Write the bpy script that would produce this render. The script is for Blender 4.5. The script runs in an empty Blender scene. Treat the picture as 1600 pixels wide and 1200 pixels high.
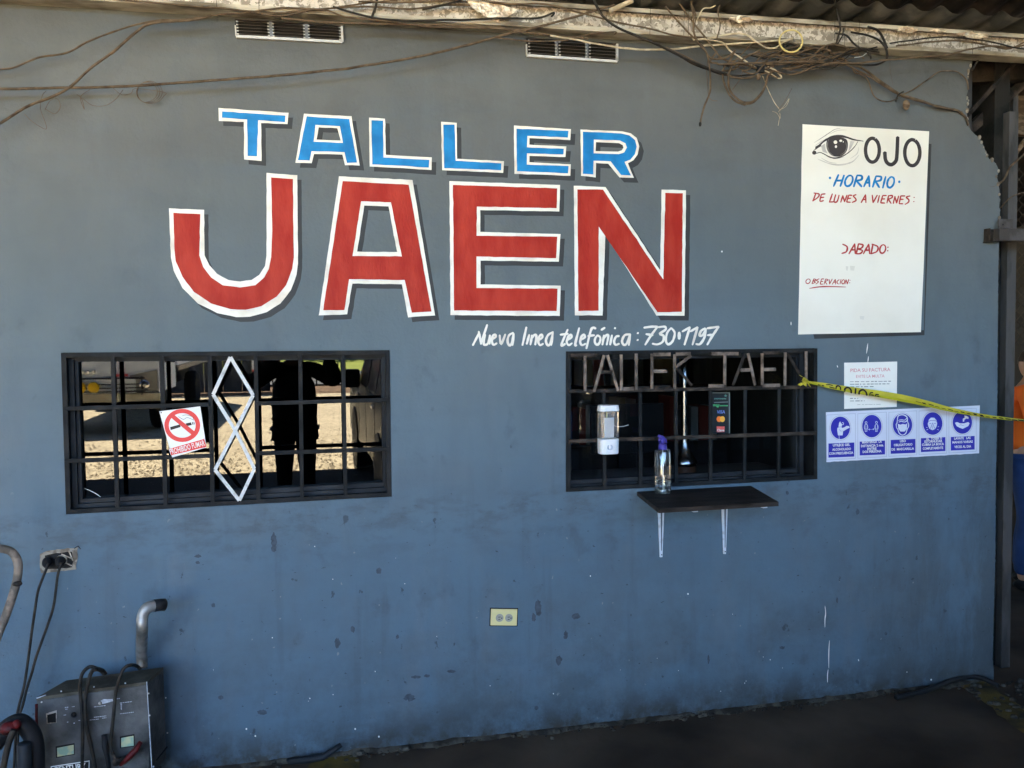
import bpy, bmesh, math, random
import numpy as np
from mathutils import Vector, Matrix, noise
from mathutils.geometry import tessellate_polygon
random.seed(7)
R = math.radians
scene = bpy.context.scene

# ------------------------------------------------------------------ camera, sky, sun, exposure
EYE_Z = 1.65
CAM = Vector((0, -3.45, EYE_Z))
YAW, PIT, ROL, F = 0.21933, -0.04763, -0.01216, 1330.0
cy, sy, ct, st = math.cos(YAW), math.sin(YAW), math.cos(PIT), math.sin(PIT)
_f = Vector((sy*ct, cy*ct, st)); _r = Vector((cy, -sy, 0)); _u = _r.cross(_f)
c, s = math.cos(ROL), math.sin(ROL)
RT = c*_r + s*_u; UP = -s*_r + c*_u; FW = _f
cd = bpy.data.cameras.new('camera'); cam = bpy.data.objects.new('camera', cd)
scene.collection.objects.link(cam)
cd.sensor_fit = 'HORIZONTAL'; cd.sensor_width = 36; cd.lens = F/1600*36; cd.clip_end = 2000; cd.clip_start = 0.02
M = Matrix((RT, UP, -FW)).transposed().to_4x4(); M.translation = CAM
cam.matrix_world = M
scene.camera = cam
w = bpy.data.worlds.new('World'); scene.world = w; w.use_nodes = True
nt = w.node_tree; bg = nt.nodes['Background']
sky = nt.nodes.new('ShaderNodeTexSky'); sky.sky_type = 'NISHITA'; sky.sun_disc = False
SUN = Vector((-0.42, -0.72, 0)).normalized()*math.cos(R(61)); SUN.z = math.sin(R(61))
sky.sun_elevation = R(61); sky.sun_rotation = math.atan2(SUN.x, SUN.y)
sky.ozone_density = 5; sky.dust_density = 0.1; sky.air_density = 1.0
nt.links.new(sky.outputs[0], bg.inputs[0]); bg.inputs[1].default_value = 0.055
sl = bpy.data.lights.new('sun', 'SUN'); sl.energy = 5.0; sl.angle = R(0.5); sl.color = (1, .87, .68)
so = bpy.data.objects.new('sun', sl); scene.collection.objects.link(so)
so.rotation_euler = SUN.to_track_quat('Z', 'Y').to_euler()
vs = scene.view_settings; vs.view_transform = 'Standard'; vs.look = 'None'; vs.gamma = 1; vs.use_curve_mapping = False
vs.exposure = 5.0

# ------------------------------------------------------------------ helpers
def ray(x, y): return RT*((x-800)/F) - UP*((y-600)/F) + FW
def W(x, y, Y=0.0):                       # photo pixel -> point on the plane Y
    v = ray(x, y); return CAM + v*((Y-CAM.y)/v.y)
def WZ(x, y, z):                          # photo pixel -> point at height z
    v = ray(x, y); return CAM + v*((z-CAM.z)/v.z)
GA = R(0.64); GN = Vector((0, -math.cos(GA), -math.sin(GA)))   # glass leans a touch forward at its top

def wloc(o):
    v = Vector((0, 0, 0))
    while o: v = v + o.location; o = o.parent
    return v
def tag(o, label=None, cat=None, group=None, kind=None):
    if label: o['label'] = label
    if cat: o['category'] = cat
    if group: o['group'] = group
    if kind: o['kind'] = kind
    return o
def thing(name, label, cat, loc=(0, 0, 0), group=None):
    o = bpy.data.objects.new(name, None); o.empty_display_size = .1
    scene.collection.objects.link(o); o.location = loc
    return tag(o, label, cat, group)

class MB:
    def __init__(s): s.v = []; s.f = []
    def add(s, vs, fs):
        n = len(s.v); s.v += [Vector(v) for v in vs]; s.f += [tuple(i+n for i in f) for f in fs]; return s
    def box(s, a, b, rot=None, piv=None):
        x0, y0, z0 = a; x1, y1, z1 = b
        vs = [Vector(p) for p in ((x0,y0,z0),(x1,y0,z0),(x1,y1,z0),(x0,y1,z0),(x0,y0,z1),(x1,y0,z1),(x1,y1,z1),(x0,y1,z1))]
        if rot is not None:
            pv = Vector(piv) if piv else sum(vs, Vector())/8
            vs = [pv + rot @ (v-pv) for v in vs]
        return s.add(vs, [(0,3,2,1),(4,5,6,7),(0,1,5,4),(1,2,6,5),(2,3,7,6),(3,0,4,7)])
    def hexa(s, p):   # 8 points, bottom loop then top loop
        return s.add(p, [(0,3,2,1),(4,5,6,7),(0,1,5,4),(1,2,6,5),(2,3,7,6),(3,0,4,7)])
    def bar(s, a, b, w, d, up=Vector((0, -1, 0))):   # rectangular bar from a to b, w across, d along up
        a = Vector(a); b = Vector(b); t = (b-a).normalized(); sd = t.cross(up).normalized(); u = sd.cross(t).normalized()
        q = [sd*(-w/2)-u*d/2, sd*w/2-u*d/2, sd*w/2+u*d/2, sd*(-w/2)+u*d/2]
        return s.hexa([a+k for k in q]+[b+k for k in q])
    def tube(s, pts, r, n=8, cap=True):
        pts = [Vector(p) for p in pts]; m = len(pts)
        rr = r if isinstance(r, (list, tuple)) else [r]*m
        t0 = (pts[1]-pts[0]).normalized()
        a = t0.orthogonal().normalized(); vs = []; fs = []
        for i in range(m):
            t = (pts[min(i+1, m-1)]-pts[max(i-1, 0)]).normalized()
            a = (a - t*a.dot(t)); a = a.normalized() if a.length > 1e-6 else t.orthogonal().normalized()
            b = t.cross(a)
            for k in range(n):
                an = 2*math.pi*k/n; vs.append(pts[i]+(a*math.cos(an)+b*math.sin(an))*rr[i])
        for i in range(m-1):
            for k in range(n):
                k2 = (k+1) % n; fs.append((i*n+k, i*n+k2, (i+1)*n+k2, (i+1)*n+k))
        if cap: fs += [tuple(range(n))[::-1], tuple((m-1)*n+k for k in range(n))]
        return s.add(vs, fs)
    def lathe(s, prof, c, n=20, sx=1, sy=1, axis=None):
        c = Vector(c); vs = []; fs = []; m = len(prof)
        q = Vector((0,0,1)).rotation_difference(Vector(axis).normalized()) if axis is not None else None
        for r_, z in prof:
            for k in range(n):
                a = 2*math.pi*k/n; v = Vector((r_*math.cos(a)*sx, r_*math.sin(a)*sy, z))
                vs.append(c + (q @ v if q else v))
        for i in range(m-1):
            for k in range(n):
                k2 = (k+1) % n; fs.append((i*n+k, i*n+k2, (i+1)*n+k2, (i+1)*n+k))
        fs += [tuple(range(n))[::-1], tuple((m-1)*n+k for k in range(n))]
        return s.add(vs, fs)
    def sphere(s, c, r, n=12, m=8):
        r = Vector(r) if isinstance(r, (tuple, Vector)) else Vector((r, r, r)); c = Vector(c)
        vs = [c+Vector((0,0,-r.z))]; fs = []
        for i in range(1, m):
            ph = -math.pi/2+math.pi*i/m
            for k in range(n):
                a = 2*math.pi*k/n
                vs.append(c+Vector((r.x*math.cos(ph)*math.cos(a), r.y*math.cos(ph)*math.sin(a), r.z*math.sin(ph))))
        vs.append(c+Vector((0,0,r.z)))
        for k in range(n): fs.append((0, 1+(k+1) % n, 1+k))
        for i in range(m-2):
            for k in range(n):
                k2 = (k+1) % n; fs.append((1+i*n+k, 1+i*n+k2, 1+(i+1)*n+k2, 1+(i+1)*n+k))
        t = len(vs)-1
        for k in range(n): fs.append((t, 1+(m-2)*n+k, 1+(m-2)*n+(k+1) % n))
        return s.add(vs, fs)
    def build(s, name, mat, parent=None, smooth=False, bevel=0, **kw):
        base = wloc(parent) if parent else Vector()
        me = bpy.data.meshes.new(name); me.from_pydata([v-base for v in s.v], [], s.f); me.update()
        if bevel:
            bm = bmesh.new(); bm.from_mesh(me)
            bmesh.ops.remove_doubles(bm, verts=bm.verts, dist=1e-5)
            es = [e for e in bm.edges if len(e.link_faces) == 2 and e.calc_face_angle(0) > .6]
            bmesh.ops.bevel(bm, geom=es, offset=bevel, segments=2, affect='EDGES', profile=.6, clamp_overlap=True)
            bm.to_mesh(me); bm.free()
        if smooth: me.polygons.foreach_set('use_smooth', [True]*len(me.polygons))
        o = bpy.data.objects.new(name, me); scene.collection.objects.link(o)
        if mat: me.materials.append(mat)
        if parent: o.parent = parent
        return tag(o, **kw)

def dup(root, delta, label=None, group=None):
    r_ = root.copy(); scene.collection.objects.link(r_); r_.location = root.location + Vector(delta)
    if label: r_['label'] = label
    if group: r_['group'] = group
    for ch in list(root.children):
        cc = ch.copy(); scene.collection.objects.link(cc); cc.parent = r_
        for g in ch.children:
            d = g.copy(); scene.collection.objects.link(d); d.parent = cc
    return r_

def smooth_pts(p, k=6):
    p = [Vector(q) for q in p]
    if len(p) < 3: return p
    o = []
    for i in range(len(p)-1):
        a = p[max(i-1, 0)]; b = p[i]; c_ = p[i+1]; d = p[min(i+2, len(p)-1)]
        for j in range(k):
            t = j/k
            o.append(.5*((2*b)+(c_-a)*t+(2*a-5*b+4*c_-d)*t*t+(3*b-a-3*c_+d)*t**3))
    return o+[p[-1]]

# ------------------------------------------------------------------ materials
def ND(m, t, **kw):
    n = m.node_tree.nodes.new(t)
    for k, v in kw.items(): setattr(n, k, v)
    return n
def mat(name, col, rough=.6, metal=0, var=.12, scale=6, bump=0, bscale=60, spec=.22, detail=4):
    m = bpy.data.materials.new(name); m.use_nodes = True; T = m.node_tree; L = T.links
    b = T.nodes['Principled BSDF']; b.inputs['Roughness'].default_value = rough; b.inputs['Metallic'].default_value = metal
    b.inputs['Specular IOR Level'].default_value = spec
    tc = ND(m, 'ShaderNodeTexCoord')
    if var:
        n = ND(m, 'ShaderNodeTexNoise'); n.inputs['Scale'].default_value = scale; n.inputs['Detail'].default_value = detail
        L.new(tc.outputs['Object'], n.inputs['Vector'])
        mp = ND(m, 'ShaderNodeMapRange'); mp.inputs[1].default_value = .3; mp.inputs[2].default_value = .7
        mp.inputs[3].default_value = 1-var; mp.inputs[4].default_value = 1+var
        L.new(n.outputs[0], mp.inputs[0])
        mx = ND(m, 'ShaderNodeVectorMath', operation='SCALE'); mx.inputs[0].default_value = col[:3]
        L.new(mp.outputs[0], mx.inputs['Scale']); L.new(mx.outputs[0], b.inputs['Base Color'])
        mr = ND(m, 'ShaderNodeMapRange'); mr.inputs[3].default_value = max(.02, rough-.08); mr.inputs[4].default_value = min(1, rough+.1)
        L.new(n.outputs[0], mr.inputs[0]); L.new(mr.outputs[0], b.inputs['Roughness'])
    else: b.inputs['Base Color'].default_value = (*col[:3], 1)
    if bump:
        n2 = ND(m, 'ShaderNodeTexNoise'); n2.inputs['Scale'].default_value = bscale; n2.inputs['Detail'].default_value = 5
        L.new(tc.outputs['Object'], n2.inputs['Vector'])
        bp = ND(m, 'ShaderNodeBump'); bp.inputs['Strength'].default_value = bump; bp.inputs['Distance'].default_value = .01
        L.new(n2.outputs[0], bp.inputs['Height']); L.new(bp.outputs[0], b.inputs['Normal'])
    return m
def two_tone(name, c1, c2, rough=.6, metal=0, scale=12, lo=.45, hi=.55, bump=.2, bscale=80, detail=6, stretch=(1,1,1), vor=False, spec=.2):
    m = bpy.data.materials.new(name); m.use_nodes = True; T = m.node_tree; L = T.links
    b = T.nodes['Principled BSDF']; b.inputs['Specular IOR Level'].default_value = spec; b.inputs['Roughness'].default_value = rough; b.inputs['Metallic'].default_value = metal
    tc = ND(m, 'ShaderNodeTexCoord'); mp = ND(m, 'ShaderNodeMapping'); mp.inputs['Scale'].default_value = stretch
    L.new(tc.outputs['Object'], mp.inputs[0])
    if vor:
        dn = ND(m, 'ShaderNodeTexNoise'); dn.inputs['Scale'].default_value = scale*.6; L.new(mp.outputs[0], dn.inputs['Vector'])
        ad = ND(m, 'ShaderNodeVectorMath', operation='MULTIPLY_ADD'); ad.inputs[1].default_value = (.05,)*3
        L.new(dn.outputs['Color'], ad.inputs[0]); L.new(mp.outputs[0], ad.inputs[2])
        n = ND(m, 'ShaderNodeTexVoronoi'); n.inputs['Scale'].default_value = scale; L.new(ad.outputs[0], n.inputs['Vector'])
        sp = ND(m, 'ShaderNodeSeparateColor'); L.new(n.outputs['Color'], sp.inputs[0]); src = sp.outputs[0]
    else:
        n = ND(m, 'ShaderNodeTexNoise'); n.inputs['Scale'].default_value = scale; n.inputs['Detail'].default_value = detail
        L.new(mp.outputs[0], n.inputs['Vector']); src = n.outputs[0]
    cr = ND(m, 'ShaderNodeValToRGB'); cr.color_ramp.elements[0].position = lo; cr.color_ramp.elements[1].position = hi
    cr.color_ramp.elements[0].color = (*c1, 1); cr.color_ramp.elements[1].color = (*c2, 1)
    L.new(src, cr.inputs[0]); L.new(cr.outputs[0], b.inputs['Base Color'])
    if bump:
        n2 = ND(m, 'ShaderNodeTexNoise'); n2.inputs['Scale'].default_value = bscale; n2.inputs['Detail'].default_value = 6
        L.new(mp.outputs[0], n2.inputs['Vector'])
        bp = ND(m, 'ShaderNodeBump'); bp.inputs['Strength'].default_value = bump; bp.inputs['Distance'].default_value = .01
        L.new(n2.outputs[0], bp.inputs['Height']); L.new(bp.outputs[0], b.inputs['Normal'])
    return m

def wall_material():
    m = bpy.data.materials.new('painted_plaster'); m.use_nodes = True; T = m.node_tree; L = T.links
    b = T.nodes['Principled BSDF']; b.inputs['Roughness'].default_value = .62; b.inputs['Specular IOR Level'].default_value = .2
    tc = ND(m, 'ShaderNodeTexCoord')
    def nz(scale, detail=4, st=(1,1,1), rg=.5):
        mp = ND(m, 'ShaderNodeMapping'); mp.inputs['Scale'].default_value = st; L.new(tc.outputs['Object'], mp.inputs[0])
        n = ND(m, 'ShaderNodeTexNoise'); n.inputs['Scale'].default_value = scale; n.inputs['Detail'].default_value = detail
        n.inputs['Roughness'].default_value = rg
        L.new(mp.outputs[0], n.inputs['Vector']); return n.outputs[0]
    def mr(src, a, b_, c_, d):
        q = ND(m, 'ShaderNodeMapRange'); q.inputs[1].default_value = a; q.inputs[2].default_value = b_; q.inputs[3].default_value = c_; q.inputs[4].default_value = d
        L.new(src, q.inputs[0]); return q.outputs[0]
    def mul(a, b_, op='MULTIPLY'):
        q = ND(m, 'ShaderNodeMath', operation=op)
        for i, k in enumerate((a, b_)):
            if isinstance(k, (int, float)): q.inputs[i].default_value = k
            else: L.new(k, q.inputs[i])
        return q.outputs[0]
    def mix(fac, ca, cb):
        q = ND(m, 'ShaderNodeMix', data_type='RGBA')
        if isinstance(fac, float): q.inputs[0].default_value = fac
        else: L.new(fac, q.inputs[0])
        for i, k in ((6, ca), (7, cb)):
            if isinstance(k, tuple): q.inputs[i].default_value = (*k, 1)
            else: L.new(k, q.inputs[i])
        return q.outputs[2]
    sep = ND(m, 'ShaderNodeSeparateXYZ'); L.new(tc.outputs['Object'], sep.inputs[0]); z = sep.outputs[2]; x = sep.outputs[0]
    # blue grey paint with blue sky light low and warm bounce high painted in
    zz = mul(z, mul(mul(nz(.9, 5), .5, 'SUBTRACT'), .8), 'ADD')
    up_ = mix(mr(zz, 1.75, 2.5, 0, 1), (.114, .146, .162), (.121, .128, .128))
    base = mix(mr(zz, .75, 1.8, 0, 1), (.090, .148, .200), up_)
    vm = ND(m, 'ShaderNodeVectorMath', operation='SCALE'); L.new(base, vm.inputs[0]); L.new(mr(nz(1.6, 5), .3, .7, .93, 1.07), vm.inputs['Scale'])
    col = vm.outputs[0]
    col = mix(mr(nz(5, 6, (1.4, 1, .5)), .5, .75, 0, .35), col, (.085, .108, .128))       # brushed patches
    col = mix(mr(nz(2.3, 8, rg=.65), .56, .72, 0, .22), col, (.14, .155, .16))              # chalky bloom
    # faint roller and trowel bands
    col = mix(mr(nz(3.0, 7, (.35, 1, 2.6), .6), .50, .66, 0, .30), col, (.095, .125, .150))
    col = mix(mr(nz(2.2, 7, (2.2, 1, .5), .65), .53, .68, 0, .22), col, (.150, .170, .185))
    # grey grime on the foot of the wall and towards its right end
    low = mr(z, .05, .95, 1, 0)
    col = mix(mul(mul(low, mr(nz(3.2, 8, rg=.7), .42, .62, 0, 1)), .65), col, (.062, .078, .086))
    foot = mr(z, .0, .16, 1, 0)
    col = mix(mul(foot, mr(nz(9, 8, rg=.7), .36, .58, .1, 1)), col, (.040, .038, .033))
    rt = mul(mr(x, 2.0, 3.0, 0, 1), mr(z, .3, 1.9, 1, .1))
    col = mix(mul(mul(rt, mr(nz(6, 8, (1, 1, .3), .7), .42, .58, 0, 1)), .65), col, (.060, .075, .082))
    # run marks, smudges and small dark scuffs
    run = mul(mr(nz(9, 6, (1.6, 1, .12), .6), .57, .66, 0, 1), mr(z, 1.35, 1.0, 0, 1))
    col = mix(mul(run, .2), col, (.065, .082, .095))
    sm = mul(mr(nz(5.5, 5, (1, 1, .8), .6), .585, .66, 0, 1), mr(z, 1.5, 2.0, 1, .35))
    col = mix(mul(sm, .3), col, (.062, .078, .092))
    sc = mul(mr(nz(19, 4, (1, 1, .7), .6), .662, .70, 0, 1), mr(z, 1.05, 1.5, 1, .08))
    col = mix(mul(sc, .75), col, (.040, .052, .062))
    sc = mul(mr(nz(44, 3, (.8, 1, 1.5), .55), .690, .72, 0, 1), mr(z, .8, 1.25, 1, .03))
    col = mix(mul(sc, .75), col, (.038, .050, .058))
    chips = mul(mr(nz(31, 3, (1.3, 1, 1), .5), .715, .73, 0, 1), mr(z, .9, 1.2, 1, .1))
    col = mix(mul(chips, .6), col, (.24, .26, .26))
    rub = mul(mul(mr(z, .72, .98, 0, 1), mr(z, .98, 1.08, 1, 0)), mr(nz(7, 8, (1, 1, 2.2), .7), .47, .6, 0, 1))
    col = mix(mul(rub, .55), col, (.065, .080, .092))
    # soft shade under the roof beam, painted into the wall colour
    beam_shade = mul(mr(z, 2.73, 2.89, 0, 1), mr(nz(4, 6), .2, .6, .6, 1))
    col = mix(mul(beam_shade, .7), col, (.045, .045, .042))
    blot = mul(mr(z, 2.05, 2.6, 0, 1), mr(nz(2.4, 6, (1, 1, 1.6), .6), .50, .63, 0, 1))
    col = mix(mul(blot, .42), col, (.088, .092, .090))
    L.new(col, b.inputs['Base Color'])
    rr = mr(nz(8, 5), .3, .7, .5, .75); L.new(rr, b.inputs['Roughness'])
    bp = ND(m, 'ShaderNodeBump'); bp.inputs['Strength'].default_value = .6; bp.inputs['Distance'].default_value = .005
    L.new(nz(45, 8, rg=.6), bp.inputs['Height'])
    bp2 = ND(m, 'ShaderNodeBump'); bp2.inputs['Strength'].default_value = .5; bp2.inputs['Distance'].default_value = .02
    L.new(nz(4, 4), bp2.inputs['Height']); L.new(bp.outputs[0], bp2.inputs['Normal']); L.new(bp2.outputs[0], b.inputs['Normal'])
    return m

def ground_material(name, c1, c2, c3, scale, bump, dist):
    m = two_tone(name, c1, c2, .95, scale=scale, lo=.35, hi=.65, bump=0)
    T = m.node_tree; L = T.links; b = T.nodes['Principled BSDF']; b.inputs['Specular IOR Level'].default_value = .15
    tc = ND(m, 'ShaderNodeTexCoord'); v = ND(m, 'ShaderNodeTexVoronoi'); v.inputs['Scale'].default_value = 28
    L.new(tc.outputs['Object'], v.inputs['Vector'])
    sp = ND(m, 'ShaderNodeSeparateColor'); L.new(v.outputs['Color'], sp.inputs[0])
    gt = ND(m, 'ShaderNodeMapRange'); gt.inputs[1].default_value = .72; gt.inputs[2].default_value = .9; L.new(sp.outputs[1], gt.inputs[0])
    mx = ND(m, 'ShaderNodeMix', data_type='RGBA'); mx.inputs[7].default_value = (*c3, 1)
    src = b.inputs['Base Color'].links[0].from_socket
    L.new(gt.outputs[0], mx.inputs[0]); L.new(src, mx.inputs[6]); L.new(mx.outputs[2], b.inputs['Base Color'])
    bp = ND(m, 'ShaderNodeBump'); bp.inputs['Strength'].default_value = bump; bp.inputs['Distance'].default_value = dist
    L.new(v.outputs['Distance'], bp.inputs['Height']); L.new(bp.outputs[0], b.inputs['Normal'])
    return m

def glass_film(name, refl, clear, tint=(.8, .85, .9)):
    m = bpy.data.materials.new(name); m.use_nodes = True; T = m.node_tree; T.nodes.clear(); L = T.links
    o = ND(m, 'ShaderNodeOutputMaterial'); g = ND(m, 'ShaderNodeBsdfGlossy'); g.inputs['Roughness'].default_value = .004
    g.inputs['Color'].default_value = (refl*.88, refl*.95, refl*1.0, 1)
    t = ND(m, 'ShaderNodeBsdfTransparent'); t.inputs['Color'].default_value = tuple(clear*k for k in tint)+(1,)
    a = ND(m, 'ShaderNodeAddShader'); L.new(g.outputs[0], a.inputs[0]); L.new(t.outputs[0], a.inputs[1]); L.new(a.outputs[0], o.inputs[0])
    return m
def clear_plastic(name, tint=(.95, .97, .98), ior=1.2, rough=.03, fac=.12):
    m = bpy.data.materials.new(name); m.use_nodes = True; T = m.node_tree; T.nodes.clear(); L = T.links
    o = ND(m, 'ShaderNodeOutputMaterial'); g = ND(m, 'ShaderNodeBsdfGlossy'); g.inputs['Roughness'].default_value = rough
    t = ND(m, 'ShaderNodeBsdfTransparent'); t.inputs['Color'].default_value = (*tint, 1)
    lw = ND(m, 'ShaderNodeLayerWeight'); lw.inputs[0].default_value = .35
    mr = ND(m, 'ShaderNodeMapRange'); mr.inputs[3].default_value = fac; mr.inputs[4].default_value = .7; L.new(lw.outputs['Facing'], mr.inputs[0])
    x = ND(m, 'ShaderNodeMixShader'); L.new(mr.outputs[0], x.inputs[0]); L.new(t.outputs[0], x.inputs[1]); L.new(g.outputs[0], x.inputs[2]); L.new(x.outputs[0], o.inputs[0])
    return m

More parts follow.
